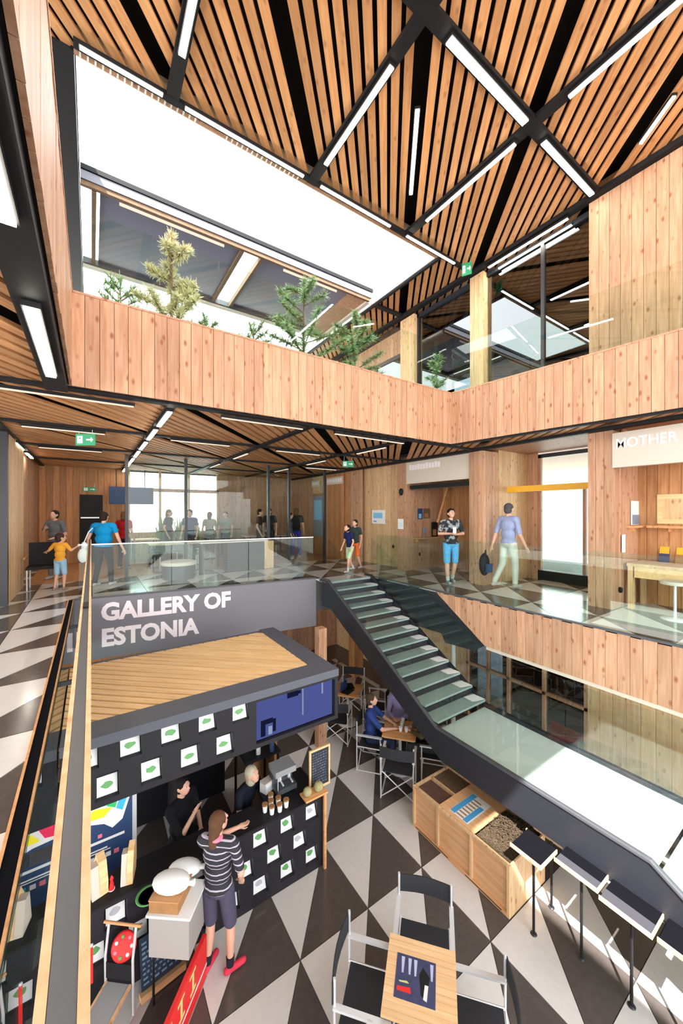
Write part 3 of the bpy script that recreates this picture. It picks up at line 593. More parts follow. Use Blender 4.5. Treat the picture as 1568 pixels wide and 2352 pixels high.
# inner back and side walls
kb(MB().mm((0.55,KY1-0.12,0), (1.9,KY1-0.06,KZ0+0.6)), 'back_wall', 'kiosk'); kb(MB().mm((-0.24,KY1-0.12,0), (0.55,KY1-0.06,KZ0+0.6)), 'back_wall', 'pine_dark')
kb(MB().mm((2.45,5.55,0), (2.50,KY1,KZ0)), 'side_panel', 'brown')
kb(MB().mm((1.0,5.4,0.0), (1.05,KY1-0.13,KZ0)), 'side_panel', 'kiosk')
for z in (0.9,1.12,1.34,1.56): kb(MB().mm((-0.15,KY1-0.16,z), (0.5,KY1-0.125,z+0.16)), 'timber_board', 'bark')
# counter
lo = [(x, 0.79) for x in (0.20, 0.59, 0.97, 1.36, 1.72, 2.08, 2.44)] + [(x, 0.50) for x in (0.02, 0.40, 1.16, 1.53, 1.90, 2.26)] + [(x, 0.215) for x in (0.97, 1.36, 1.72, 2.08, 2.44)]
holes2 = [(x-0.098, x+0.098, z-0.11, z+0.11) for x, z in lo]
pierced(KX0, 2.61, 0.0, 0.93, KY0, 0.04, holes2, 'counter_front')
kb(MB().mm((KX0,KY0+0.11,0), (2.61,KY0+0.13,0.93)), 'niche_back', 'kiosk')
kb(MB().mm((KX0,KY0,0.9301), (1.9,KY0+0.36,0.955)).mm((1.9,KY0,0.9301), (2.61,KY0+0.66,0.955)), 'counter_top', 'black'); kb(MB().mm((2.57,KY0+0.13,0), (2.61,KY0+0.6,0.93)).mm((KX0,KY0+0.32,0),(2.57,KY0+0.35,0.93)), 'counter_side', 'kiosk')
for (x, z), h in zip(lo, holes2): kb(MB().mm((h[0],KY0+0.041,h[2]), (h[1],KY0+0.109,h[2]+0.004)).mm((h[1]-0.004,KY0+0.041,h[2]+0.004), (h[1],KY0+0.109,h[3])), 'niche_lining', 'steel_grey')
M['card_print'] = plain('green_card_print', (0.10, 0.33, 0.09), 0.5); M['card_grey'] = plain('grey_card_print', (0.45,0.45,0.5), 0.5)
rng = random.Random(3)
def card(x, z, y, w, h, lab, green):
    t = thing('map_card', lab, 'card', (x, y, z)); t.rotation_euler = (-0.35, 0, 0)
    MB().mm((-w/2,0,0), (w/2,0.004,h)).build('card_body', 'white', t)
    m = MB(); pts = [(w*0.32*math.cos(a)*(0.6+0.4*rng.random())*1.1, h*0.5+h*0.22*math.sin(a)*(0.6+0.4*rng.random())) for a in [i*math.pi/5 for i in range(10)]]
    m.add([(p[0],-0.0008,p[1]) for p in pts], [tuple(range(10))]); m.build('map_print', 'card_print' if green else 'card_grey', t)
names = ['leftmost','second','third','fourth','fifth','sixth','seventh']
for i, (x, z) in enumerate(up):
    row = 'upper row of the kiosk roof band' if z > 2.3 else 'lower row of the kiosk roof band'; j = i if z > 2.3 else i-5
    card(x, z-0.124, KY0+0.055, 0.175, 0.17, 'white map card, %s from the left in the %s' % (names[j], row), True)
for i, (x, z) in enumerate(lo):
    row = 'top' if z > 0.7 else ('middle' if z > 0.4 else 'bottom'); j = i if row == 'top' else (i-7 if row == 'middle' else i-13)
    card(x, z-0.104, KY0+0.045, 0.165, 0.172, 'white map card, %s from the left in the %s row of the counter front' % (names[j], row), not (row == 'middle' and j > 2 and False) and (i % 3 != 0))
# timber post with chalkboard and melons at the counter end
t = thing('post_shelf', 'orange timber post with small shelf at the right end of the kiosk counter', 'shelf', (2.60, 4.22, 0))
MB().mm((-0.015,-0.0,0), (0.02,0.035,1.02)).build('post', 'slat', t); MB().mm((-0.30,-0.02,1.02), (0.03,0.16,1.045)).build('shelf_board', 'slat', t)
t = thing('chalkboard', 'pine framed chalkboard menu standing above the counter end', 'chalkboard', (2.635, 4.42, 0.9565))
M['chalk_face'] = plain('slate_face', (0.03, 0.035, 0.05), 0.8, var=0.5); M['chalk'] = plain('chalk_marks', (0.12, 0.14, 0.18), 0.9)
MB().mm((-0.14,0.0,0.03), (0.14,0.012,0.53)).build('slate', 'chalk_face', t)
for a, b in (((-0.165,-0.006,0),(0.165,0.018,0.0295)),((-0.165,-0.006,0.5305),(0.165,0.018,0.56)),((-0.165,-0.006,0.03),(-0.1405,0.018,0.53)),((0.1405,-0.006,0.03),(0.165,0.018,0.53))): MB().mm(a, b).build('frame_rail', 'slat_kiosk', t)
m = MB()
for r_ in range(12):
    x = -0.12
    while x < 0.10: w_ = rng.uniform(0.012,0.035); m.mm((x,-0.001,0.07+r_*0.037), (x+w_,-0.0002,0.07+r_*0.037+rng.uniform(0.008,0.018))); x += w_+rng.uniform(0.01,0.02)
m.build('chalk_marks', 'chalk', t, kind='stuff')
for i, x in enumerate((2.36, 2.53)):
    t = thing('melon', ['smaller netted melon at left on the counter end shelf','larger netted melon at right on the counter end shelf'][i], 'melon', (x, 4.28, 1.046+0.058))
    MB().ball((0,0,0), (0.058+0.008*i,0.055+0.008*i,0.057+0.004*i), 12, 18).build('rind', plain('melon_rind%d' % i, (0.50,0.46,0.22), 0.8, var=0.6, bump=0.4), t); MB().cone((0,0,0.053+0.004*i), (0.004,0,0.075), 0.006, 0.004, 6).build('stalk', 'bark', t)
# coffee machine, glasses, cups
t = thing('coffee_machine', 'chrome espresso machine standing on the kiosk counter', 'coffee machine', (2.20, 4.70, 0.956)); t.scale = (0.8,0.8,0.8)
MB().mm((-0.17,-0.17,0.04), (0.19,0.18,0.12)).mm((-0.17,0.02,0.12),(0.19,0.18,0.34)).build('machine_body', 'steel_grey', t); MB().mm((-0.18,-0.12,0.30), (0.20,0.19,0.40)).build('top_box', 'grey', t)
for x in (-0.08,0.09): MB().cone((x,-0.06,0.20), (x,-0.06,0.30), 0.03, 0.03, 12).cone((x,-0.06,0.22), (x,-0.2,0.2), 0.012, 0.015, 8).build('group_head', 'chrome', t)
MB().cone((-0.14,-0.12,0.30), (-0.16,-0.16,0.12), 0.006, 0.006, 6).build('steam_wand', 'chrome', t)
for x in (-0.15,0.17):
    for y in (-0.15,0.15): MB().cone((x,y,0), (x,y,0.04), 0.015, 0.015, 8).build('foot', 'black', t)
cp = [(1.90,4.38),(2.00,4.36),(2.10,4.38),(1.93,4.48),(2.03,4.47),(1.84,4.46),(1.97,4.58)]
for i, (x, y) in enumerate(cp):
    t = thing('coffee_cup', 'tall white cup, %s of the cups clustered by the espresso machine' % names[i], 'cup', (x, y, 0.956), 0, 'white cups by the espresso machine')
    MB().lathe([(0.026,0),(0.036,0.10),(0.032,0.10),(0.024,0.008)], n=14).build('cup_body', 'white', t); MB().lathe([(0.0365,0.085),(0.038,0.10),(0.036,0.104)], n=14).build('rim_band', 'brown', t)
t = thing('paper_bag', 'crumpled white paper parcel on the counter before the blonde seller', 'paper bag', (2.02, 4.80, 0.956), 0.4)
MB().mm((-0.09,-0.06,0), (0.09,0.06,0.12)).build('bag_body', 'white', t); MB().prism([(-0.1,-0.05),(0.09,-0.07),(0.1,0.04),(-0.08,0.07)], 0.1205, 0.14).build('fold', 'offwhite', t)
for i, (x, y) in enumerate(((2.30,5.3),(2.1,5.35),(1.98,5.6),(2.2,5.75))):
    t = thing('bottle', ['blue capped bottle behind the espresso machine','clear bottle on the back shelf left of the machine','small pale jar at the back of the kiosk','pale bottle nearest the kiosk side panel'][i], 'bottle', (x,y,1.12), 0)
    MB().lathe([(0.035,0),(0.036,0.14),(0.014,0.19),(0.014,0.24)], n=12).build('bottle_body', ['navy','chrome','white','offwhite'][i], t); MB().lathe([(0.016,0.2405),(0.016,0.26)], n=10).build('cap', 'yellow' if i == 0 else 'black', t)
t = thing('back_shelf', 'dark shelf unit behind the espresso machine inside the kiosk', 'shelf', (2.15, 5.5, 0)); MB().mm((-0.28,-0.25,1.08), (0.27,0.35,1.12)).build('shelf_board', 'black', t)
for x in (-0.26,0.23): MB().mm((x,-0.23,0), (x+0.03,-0.2,1.08)).mm((x,0.3,0), (x+0.03,0.33,1.08)).build('upright', 'black', t)
# roll-up banner with the coloured map
t = thing('map_banner', 'navy roll-up banner with coloured county map at the kiosk left', 'banner', (0.10, 5.0, -0.46))
MB().mm((-0.36,0,1.0), (0.30,0.008,2.15)).build('banner_sheet', 'navy', t); MB().mm((0.3005,-0.004,0.46), (0.345,0.014,2.18)).build('side_frame', 'chrome', t); MB().mm((-0.40,-0.004,0.46), (-0.3605,0.014,2.18)).build('side_frame', 'chrome', t)
MB().mm((-0.36,-0.001,0.5), (0.30,0.007,0.999)).build('banner_foot', 'navy', t)
m = MB(); m.add([(-0.36,-0.002,1.76),(-0.1,-0.002,1.74),(0.02,-0.002,1.70),(0.10,-0.002,1.62),(0.2,-0.002,1.68),(0.27,-0.002,1.9),(0.28,-0.002,2.1),(-0.36,-0.002,2.12)], [tuple(range(8))]); m.build('map_ground', 'white', t)
for i, (c, pts) in enumerate([((0.85,0.02,0.10),[(-0.33,1.78),(-0.2,1.80),(-0.15,1.9),(-0.3,1.98)]), ((0.9,0.15,0.5),[(-0.3,1.99),(-0.15,1.91),(-0.06,1.97),(-0.2,2.07)]), ((0.95,0.80,0.02),[(-0.17,1.79),(0.02,1.78),(0.1,1.86),(-0.08,1.9)]),
        ((0.2,0.55,0.9),[(-0.05,1.98),(-0.05,1.91),(0.04,1.9),(0.05,2.07)]), ((0.03,0.5,0.15),[(0.05,2.07),(0.045,1.89),(0.13,1.84),(0.18,2.05)]), ((0.05,0.45,0.9),[(0.135,1.83),(0.2,1.78),(0.25,1.92),(0.185,1.98)]), ((0.3,0.25,0.7),[(-0.19,2.075),(-0.06,1.985),(0.04,2.08)])]):
    MB().add([(p[0],-0.0026,p[1]) for p in pts], [tuple(range(len(pts)))]).build('map_county', plain('county%d' % i, c, 0.5), t)
m = MB(); m.mm((-0.34,-0.003,1.50), (0.22,-0.001,1.53)).mm((-0.30,-0.003,1.42),(0.05,-0.001,1.435)).mm((-0.34,-0.003,1.395),(0.08,-0.001,1.405)); m.build('print_line', 'white', t)
M['teal'] = plain('teal_print', (0.03,0.45,0.45), 0.5); M['pink'] = plain('pink_print', (0.85,0.2,0.3), 0.5)
for i in range(6): MB().bx((-0.26+0.08*i,-0.002,1.34), (0.05,0.002,0.05)).build('emblem', ['teal','pink','white','teal','lamp_dim','pink'][i] if i != 4 else 'white', t)
MB().bx((-0.02,-0.002,1.58), (0.04,0.002,0.04)).build('emblem', 'pink', t)
# ply brochure holders on the counter
for i, (x, w_) in enumerate(((0.02,0.2),(0.30,0.16))):
    t = thing('ply_holder', ['curved plywood holder at the left end of the counter','angled plywood holder with grey side before the banner'][i], 'holder', (x, 4.48, 0.956), 0.25-0.5*i)
    MB().prismX(ccw([(-0.10,0),(0.10,0),(0.12,0.22),(0.05,0.34),(-0.04,0.30),(-0.10,0.12)]), w_*0.15, w_*0.5).build('ply_side', 'slat_kiosk', t); MB().prismX(ccw([(-0.10,0.0),(0.08,0.0),(0.04,0.28),(-0.04,0.28)]), -w_*0.2, w_*0.149).build('sleeve', 'grey_sign' if False else 'offwhite', t)
t = thing('red_figurine', 'small red figurine on the black counter between plywood holders', 'figurine', (0.17, 4.42, 0.956)); MB().lathe([(0.025,0),(0.02,0.05),(0.012,0.09),(0.02,0.11),(0.004,0.14)], n=12).build('figure', 'red', t); MB().lathe([(0.03,-0.0),(0.03,0.006)], n=12).build('base', 'white', t)
# paper-covered stand with pillows and box
t = thing('paper_stand', 'square grey-sided stand on black legs in front of the counter, white top', 'stand', (0.72, 4.0, 0), math.radians(-38))
MB().mm((-0.2,-0.17,0.50), (0.2,0.17,0.895)).build('stand_body', M.setdefault('stand_grey', plain('warm_grey_side', (0.36,0.33,0.31), 0.7)), t); MB().mm((-0.22,-0.19,0.896), (0.22,0.19,0.92)).build('stand_top', 'white', t)
for x in (-0.17,0.17):
    for y in (-0.14,0.14): MB().cone((x,y,0), (x,y,0.50), 0.012, 0.012, 8).build('leg', 'black', t)
t = thing('white_cushion', 'plump white flour sack lying nearer on the stand box', 'sack', (0.66, 3.99, 1.115), math.radians(-38)); MB().ball((0,0,0), (0.19,0.12,0.075), 10, 16).build('sack_body', 'white', t); MB().cone((0.17,0,0), (0.235,0,0.01), 0.02, 0.03, 8).build('tied_end', 'white', t)
t = thing('white_cushion', 'second white flour sack behind, against the black counter', 'sack', (0.82, 4.16, 1.03), math.radians(-30)); MB().ball((0,0,0), (0.17,0.10,0.075), 10, 16).build('sack_body', 'white', t); MB().cone((0.15,0,0), (0.22,0,0.01), 0.02, 0.03, 8).build('tied_end', 'white', t)
t = thing('wicker_box', 'brown wicker box under the white sacks on the stand', 'box', (0.68, 4.0, 0.921), math.radians(-38)); MB().mm((-0.17,-0.14,0), (0.12,0.14,0.11)).build('box_body', 'brown', t); MB().mm((-0.175,-0.145,0.1101), (0.125,0.145,0.12)).build('lid', 'slat', t)
t = thing('green_plate', 'green round tray edge sticking out behind the sacks', 'tray', (0.47, 4.12, 0.97)); MB().lathe([(0.10,0),(0.115,0.012),(0.10,0.016),(0.09,0.006)], n=24).build('tray_rim', 'card_print', t); MB().lathe([(0.089,0.0),(0.089,0.006)], n=24).build('tray_face', 'green_exit', t)
# slanted chalkboard at the stand foot
t = thing('slate_board', 'tilted blue-grey chalkboard with a pale wooden ledge at the stand foot', 'chalkboard', (0.60, 4.12, 0.002)); t.rotation_euler = (math.radians(-14), 0, math.radians(8))
M['slate_blue'] = plain('blue_slate', (0.03,0.06,0.10), 0.8, var=0.6); MB().mm((-0.19,0,0.06), (0.19,0.012,0.50)).build('slate', 'slate_blue', t); MB().mm((-0.21,-0.05,0.0), (0.23,0.03,0.055)).build('ledge', 'slat_kiosk', t)
m = MB()
for r_ in range(9):
    x = -0.17
    while x < 0.15: w_ = rng.uniform(0.015,0.05); m.mm((x,-0.0015,0.10+r_*0.042), (x+w_,-0.0003,0.112+r_*0.042+rng.uniform(0,0.01))); x += w_+rng.uniform(0.01,0.025)
M['chalk_blue'] = plain('chalk_blue', (0.16,0.30,0.45), 0.9); m.build('chalk_marks', 'chalk_blue', t, kind='stuff')
# kick sled with grey seat and red felt wreath
t = thing('kick_sled', 'kick sled with grey wooden seat and silver runners before the kiosk', 'sled', (0.10, 3.97, 0), math.radians(-40))
MB().mm((-0.10,-0.28,0.30), (0.12,0.16,0.325)).build('seat', 'grey', t); MB().mm((0.121,-0.28,0.295), (0.14,0.16,0.33)).build('seat_rail', 'pine_pale', t); MB().mm((-0.12,-0.28,0.295), (-0.101,0.16,0.33)).build('seat_rail', 'pine_pale', t)
for x in (-0.13, 0.15): 
    MB().tube([(x,-0.45,0.06),(x,-0.35,0.012),(x,0.27,0.012)], 0.011).build('runner', 'chrome', t); MB().tube([(x,0.18,0.012),(x,0.17,0.55),(x,0.22,0.82)], 0.012).build('upright', 'chrome', t); MB().cone((x,-0.2,0.02), (x,-0.2,0.295), 0.012, 0.012, 8).build('front_post', 'pine_pale', t)
MB().cone((-0.18,0.22,0.82), (0.20,0.22,0.82), 0.013, 0.013, 10).build('handlebar', 'slat', t)
MB().mm((-0.12,0.165,0.35), (0.14,0.18,0.50)).build('back_board', 'black', t)
t = thing('red_wreath', 'round red and white felt wreath hung on the kick sled', 'wreath', (0.26, 4.13, 0.60), math.radians(-20)); t.rotation_euler = (math.radians(60), 0, math.radians(-25))
MB().lathe([(0.04,-0.015),(0.10,-0.015),(0.115,0.0),(0.10,0.015),(0.04,0.015)], n=24).build('felt_disc', 'red', t)
for i in range(7): a = i*0.9; MB().ball((0.075*math.cos(a),0.075*math.sin(a),0.016), (0.016,0.016,0.008), 6, 10).build('felt_flower', ['white','pink','card_print'][i % 3], t)
t = thing('red_band', 'narrow red felt band leaning on the sled, left of the wreath', 'band', (0.0, 4.2, 0.36)); MB().mm((-0.012,-0.012,0), (0.012,0.012,0.34)).build('band_body', 'red', t); MB().ball((0,0,0.35), 0.016, 6, 10).build('band_knob', 'chrome', t)
# red board standing on the floor, running diagonally
t = thing('red_board', 'long low red advertising board with green letters on the floor', 'board', (0.97, 3.945, 0), 0); d = Vector((-DG.x, -DG.y, 0)); t.rotation_euler = (0,0,math.atan2(d.y, d.x))
MB().mm((0,-0.02,0.0), (1.5,0.02,0.44)).build('board_panel', 'red', t); MB().mm((0,-0.025,0.0), (1.5,0.025,0.01)).build('foot_rail', 'grey', t); MB().mm((0.0,0.0201,0.13), (1.5,0.022,0.15)).build('white_line', 'white', t)
M['lime'] = plain('lime_letters', (0.60,0.62,0.22), 0.5)
for i, x in enumerate((0.22,0.42,0.62,0.80,1.0)): m = MB(); m.mm((x,0.0201,0.19), (x+0.10,0.0225,0.22)).mm((x+0.035,0.0201,0.2201),(x+0.065,0.0225,0.36)).mm((x,0.0201,0.3601),(x+0.11,0.0225,0.385)); m.build('letter', 'lime', t)
# ================================================================ foreground table and director chairs
def dtable(name, label, c, rz, s, mat='table_top', nsl=12, z=0.75):
    t = thing(name, label, 'table', (c[0], c[1], 0), rz)
    for i in range(nsl): w_ = s/nsl; MB().mm((-s/2,-s/2+w_*i+0.001,-0.012), (s/2,-s/2+w_*(i+1)-0.001,0.012)).build('top_slat', mat, t, (0,0,z-0.012))
    MB().mm((-s/2+0.03,-s/2+0.03,z-0.05), (s/2-0.03,s/2-0.03,z-0.0245)).build('under_frame', 'slat_kiosk', t)
    MB().cone((0,0,0.02), (0,0,z-0.05), 0.03, 0.03, 12).build('column', 'chrome', t); MB().lathe([(0.22,0),(0.22,0.012),(0.04,0.03)], n=24).build('base_plate', 'chrome', t)
    return t
TA = math.atan2(-0.44, 0.38)
tc_ = (2.35, 2.25)
dtable('cafe_table', 'square pale pine cafe table with a printed photo square in the foreground', tc_, TA, 0.60)
M['print_violet'] = plain('violet_photo_print', (0.07,0.08,0.20), 0.35, var=0.7); M['print_pale'] = plain('pale_photo_print', (0.5,0.52,0.72), 0.4)
t = thing('photo_board', 'dark violet printed photo square lying on the foreground pine table', 'print', (tc_[0]-0.03, tc_[1]+0.03, 0.7505), TA)
MB().mm((-0.17,-0.16,0), (0.17,0.16,0.003)).build('print_sheet', 'print_violet', t)
MB().prism([(0.05,-0.10),(0.10,-0.12),(0.12,0.04),(0.06,0.10),(0.03,0.04)], 0.0032, 0.0038).build('printed_figure', 'black', t); MB().prism([(0.07,-0.12),(0.10,-0.13),(0.11,-0.02),(0.08,-0.02)], 0.0039, 0.0042).build('printed_patch', 'white', t)
MB().prism([(-0.15,-0.11),(-0.03,-0.11),(-0.04,-0.07),(-0.15,-0.08)], 0.0032, 0.0036).build('printed_patch', 'red', t); MB().prism([(-0.13,-0.05),(-0.05,-0.045),(-0.07,-0.03),(-0.14,-0.04)], 0.0032, 0.0036).build('printed_patch', 'lime', t)
for i, x in enumerate((-0.12,-0.06,-0.01,0.13)): MB().prism([(x,0.02),(x+0.015,0.02),(x+0.02,0.14),(x-0.01,0.14)], 0.0032, 0.0036).build('printed_streak', 'print_pale', t)
def dchair(label, c, face, sc=1.0, first=[None]):
    """director chair: face = plan direction it looks to"""
    rz = math.atan2(face[1], face[0]) - math.pi/2
    if first[0] is None:
        t = thing('director_chair', label, 'chair', (c[0],c[1],0), rz, 'black director chairs'); first[0] = t
        W2, D = 0.27, 0.22; r = 0.012
        MB().mm((-W2+0.02,-D+0.02,0.44), (W2-0.02,D,0.452)).build('seat_canvas', 'black_fabric', t)
        m = MB(); n = 6
        for i in range(n):
            x0 = -W2-0.015+(2*W2+0.03)*i/n; x1 = -W2-0.015+(2*W2+0.03)*(i+1)/n; b0 = -D-0.02-0.035*math.sin(math.pi*i/n); b1 = -D-0.02-0.035*math.sin(math.pi*(i+1)/n)
            m.add([(x0,b0,0.70),(x1,b1,0.70),(x1,b1,0.88),(x0,b0,0.88),(x0,b0+0.012,0.70),(x1,b1+0.012,0.70),(x1,b1+0.012,0.88),(x0,b0+0.012,0.88)], [(0,1,2,3),(7,6,5,4),(3,2,6,7),(0,4,5,1)] + ([(0,3,7,4)] if i == 0 else []) + ([(1,5,6,2)] if i == n-1 else []))
        m.build('back_canvas', 'black_fabric', t)
        for sx_ in (-1, 1):
            x = sx_*W2
            MB().tube([(x,-D,0.02),(x,-D,0.91)], r).build('back_post', 'chrome', t); MB().tube([(x,D,0.02),(x,D,0.66)], r).build('front_post', 'chrome', t)
            MB().mm((x-0.022,-D-0.01,0.66), (x+0.022,D+0.03,0.682)).build('armrest', 'chrome', t); MB().tube([(x,-D-0.02,0.02),(x,D+0.02,0.02)], r).build('foot_bar', 'chrome', t)
            MB().tube([(x*0.93,-D,0.445),(x*0.93,D,0.445)], 0.011).build('seat_rail', 'chrome', t)
        for y in (-D, D):
            MB().cone((-W2,y,0.03), (W2*0.93,y,0.44), 0.009, 0.009, 8).build('cross_brace', 'chrome', t); MB().cone((W2,y+0.019,0.03), (-W2*0.93,y+0.019,0.44), 0.009, 0.009, 8).build('cross_brace', 'chrome', t)
        return t
    t = copy_tree(first[0]); t.location = (c[0],c[1],0); t.rotation_euler = (0,0,rz); t['label'] = label; return t
bpy.context.view_layer.update()
u = Vector((-0.66,0.75)); v = Vector((0.75,0.66))
c0 = Vector(tc_)
dchair('black director chair behind the foreground table, its back to the planter', c0+v*0.52+Vector((0.02,-0.0)), -v)
dchair('black director chair at the left side of the foreground table, arms silver', c0+u*0.47+v*-0.02, -u)
dchair('black director chair at the right of the foreground table, seat cut by the frame', c0-u*0.50-v*0.02, u)
dchair('black director chair at the bottom of the frame, only its back rail showing', c0-v*0.55+u*0.12, v)
# ---- planter-like exhibition box under the stair
PX0, PX1, PY0, PY1, PH = 4.07, 4.86, 2.48, 4.05, 0.62
t = thing('exhibition_box', 'pine exhibition box with bark trays and a twig heap below the stair', 'display box', (PX0, PY0, 0)); po = Vector((PX0,PY0,0))
def pb(m, name, mat, **kw): m.v = [tuple(Vector(q)-po) for q in m.v]; return m.build(name, mat, t, **kw)
M['box_pine'] = wood('box_pine', (0.86, 0.52, 0.28), (0.74, 0.38, 0.17), stretch=(9, 0.8, 9), knots=0.2, rnd=0.2)
M['bark_mulch'] = plain('bark_mulch', (0.16, 0.075, 0.055), 0.95, var=0.6, bump=0.9); M['straw'] = plain('dry_twigs', (0.10, 0.065, 0.035), 0.95, var=0.5)
pb(MB().mm((PX0+0.03,PY0+0.02,0.05), (PX0+0.045,PY1-0.02,PH-0.001)), 'front_panel', 'box_pine')
for y in (PY0, PY0+0.52, PY0+1.08, PY1-0.03): pb(MB().mm((PX0,y,0.0), (PX0+0.029,y+0.035,PH-0.0)), 'stile', 'pine_pale')
for i, (a, b) in enumerate(((PY0+0.035,PY0+0.52),(PY0+0.555,PY0+1.08),(PY0+1.115,PY1-0.03))):
    pb(MB().mm((PX0,a,PH-0.03), (PX0+0.029,b,PH)), 'top_rail', 'pine_pale'); pb(MB().mm((PX0,a,0.0), (PX0+0.029,b,0.05)), 'bottom_rail', 'box_pine')
for a, b in ((PY0+0.1,PY0+0.62),(PY0+0.9,PY1-0.06)): pb(MB().mm((PX0-0.002,a,0.018), (PX0-0.0005,b,0.03)), 'slot', 'black')
pb(MB().mm((PX0+0.03,PY0,0.0), (PX1,PY0+0.02,PH)), 'end_panel', 'pine_pale'); pb(MB().mm((PX0+0.03,PY1-0.02,0.0), (PX1,PY1,PH)), 'end_panel', 'pine_pale'); pb(MB().mm((PX1,PY0,0.0), (PX1+0.02,PY1,PH)), 'back_panel', 'pine_pale')
pb(MB().mm((PX0+0.0455,PY0+0.52,PH-0.02), (PX1-0.001,PY0+1.09,PH)), 'lid', 'box_pine')
pb(MB().mm((PX0+0.047,PY0+1.091,PH-0.15), (PX0+0.369,PY1-0.021,PH-0.05)), 'bark_fill', 'bark_mulch'); pb(MB().mm((PX0+0.40,PY0+1.091,PH-0.15), (PX1-0.001,PY1-0.021,PH-0.04)), 'soil_fill', 'bark')
pb(MB().mm((PX0+0.37,PY0+1.09,0.3), (PX0+0.395,PY1-0.021,PH)), 'divider', 'pine_pale'); pb(MB().mm((PX0+0.046,PY0+0.021,PH-0.2), (PX1-0.001,PY0+0.519,PH-0.05)), 'twig_bed', 'straw')
r2 = random.Random(5); m = MB()
for i in range(900):
    x = r2.uniform(PX0+0.06,PX1-0.03); y = r2.uniform(PY0+0.04,PY0+0.50); h = PH-0.05+0.13*math.exp(-((x-PX0-0.5)**2/0.07+(y-PY0-0.3)**2/0.05))*r2.random(); a = r2.uniform(0,3.14); l = r2.uniform(0.03,0.07)
    x0 = max(PX0+0.05,min(PX1-0.01,x-l*math.cos(a))); x1 = max(PX0+0.05,min(PX1-0.01,x+l*math.cos(a))); y0 = max(PY0+0.025,min(PY0+0.515,y-l*math.sin(a))); y1 = max(PY0+0.025,min(PY0+0.515,y+l*math.sin(a)))
    m.cone((x0,y0,h), (x1,y1,h+r2.uniform(-0.01,0.03)), 0.004, 0.002, 3, False)
pb(m, 'twig_heap', 'straw', kind='stuff')
t = thing('box_poster', 'blue and white information sheet lying on the pine box lid', 'poster', (PX0+0.36, PY0+0.80, PH+0.001), 0)
M['sheet_blue'] = plain('sheet_blue', (0.07,0.36,0.70), 0.5)
MB().mm((-0.27,-0.15,0), (0.26,0.15,0.002)).build('sheet', 'white', t); MB().mm((-0.26,0.07,0.0021), (0.25,0.145,0.0028)).build('blue_stripe', 'sheet_blue', t); MB().mm((-0.26,-0.13,0.0021), (0.12,-0.06,0.0028)).build('blue_stripe', 'sheet_blue', t)
for i in range(7): MB().mm((-0.24+i*0.065,-0.055,0.0021), (-0.215+i*0.065,0.065,0.0028)).build('photo_strip', 'brown', t)
# ---- black bar tables along the stair
def bar_table(label, c, w_, d_, z=1.0, tray=False):
    t = thing('bar_table', label, 'bar table', (c[0],c[1],0))
    if tray:
        MB().mm((-w_/2,-d_/2,z-0.035), (-w_*0.12,d_/2,z-0.005)).build('grey_board', 'board_grey', t); MB().mm((-w_*0.119,-d_/2,z-0.03), (w_/2,d_/2,z)).build('black_top', 'matte_black', t)
    else: MB().mm((-w_/2,-d_/2,z-0.03), (w_/2,d_/2,z)).build('black_top', 'matte_black', t)
    MB().mm((-w_/2-0.012,-d_/2-0.012,z-0.04), (-w_/2-0.0005,d_/2+0.012,z+0.002)).build('pine_edge', 'pine_pale', t); MB().mm((-w_/2,-d_/2-0.012,z-0.04), (w_/2,-d_/2-0.0005,z+0.002)).build('pine_edge', 'pine_pale', t)
    MB().mm((w_/2-0.02,d_/2+0.0005,z-0.04), (w_/2,d_/2+0.012,z+0.002)).build('pine_edge', 'pine_pale', t)
    MB().cone((0,0,0.01), (0,0,z-0.036), 0.014, 0.014, 10).build('pole', 'black', t); MB().lathe([(0.035,0),(0.035,0.006),(0.015,0.012)], n=16).build('foot_disc', 'steel', t)
bar_table('square black bar table nearest the pine box', (4.16, 2.24), 0.34, 0.33)
bar_table('second bar table from the pine box, half grey half black top', (4.36, 1.83), 0.28, 0.40, 1.0, True)
bar_table('third bar table from the pine box, grey board in front', (4.34, 1.38), 0.34, 0.40, 1.0, True)
bar_table('fourth bar table, at the right edge of the frame', (4.36, 0.92), 0.34, 0.42)
bar_table('bar table half hidden under the landing stringer', (4.46, 2.66) if False else (4.62, 2.27), 0.18, 0.30, 0.93)
# ---- tables and chairs beneath the stair
dtable('cafe_table', 'square orange pine table with cups and people under the stair', (4.77, 5.08), TA, 0.60, 'slat', 6)
dtable('cafe_table', 'pine table with laptops behind, beside the kiosk corner', (4.85, 6.88), TA, 0.60, 'slat', 6)
dchair('black director chair with silver crossed legs, back to us under the stair', (4.36, 4.68), (0.72,0.60))
dchair('director chair holding the man in navy, left of the stair table', (4.42, 5.50), (0.60,-0.72))
dchair('director chair at the far side of the stair table', (5.20, 5.55), (-0.75,-0.66))
dchair('director chair at the kiosk corner with its crossed legs showing', (4.30, 6.50), (0.70,0.66))
dchair('director chair behind the laptop table, by the timber wall', (5.30, 7.35), (-0.7,-0.66))
dchair('director chair on the far side, right of the laptop table', (5.35, 6.45), (-0.66,0.75))
for i, (x, y) in enumerate(((4.72,5.02),(4.85,5.12),(4.80,4.95),(4.95,5.2))):
    t = thing('cup', ['white cup at the middle of the stair table','glass cup near the far corner of the stair table','small cup at the near corner of the stair table','white cup beside the visitor in lilac'][i], 'cup', (x,y,0.7505)); MB().lathe([(0.025,0),(0.035,0.08),(0.03,0.08),(0.022,0.01)], n=12).build('cup_body', 'white', t); MB().tube([(0.033,0,0.06),(0.055,0,0.05),(0.03,0,0.02)], 0.004, 6).build('handle', 'white', t)
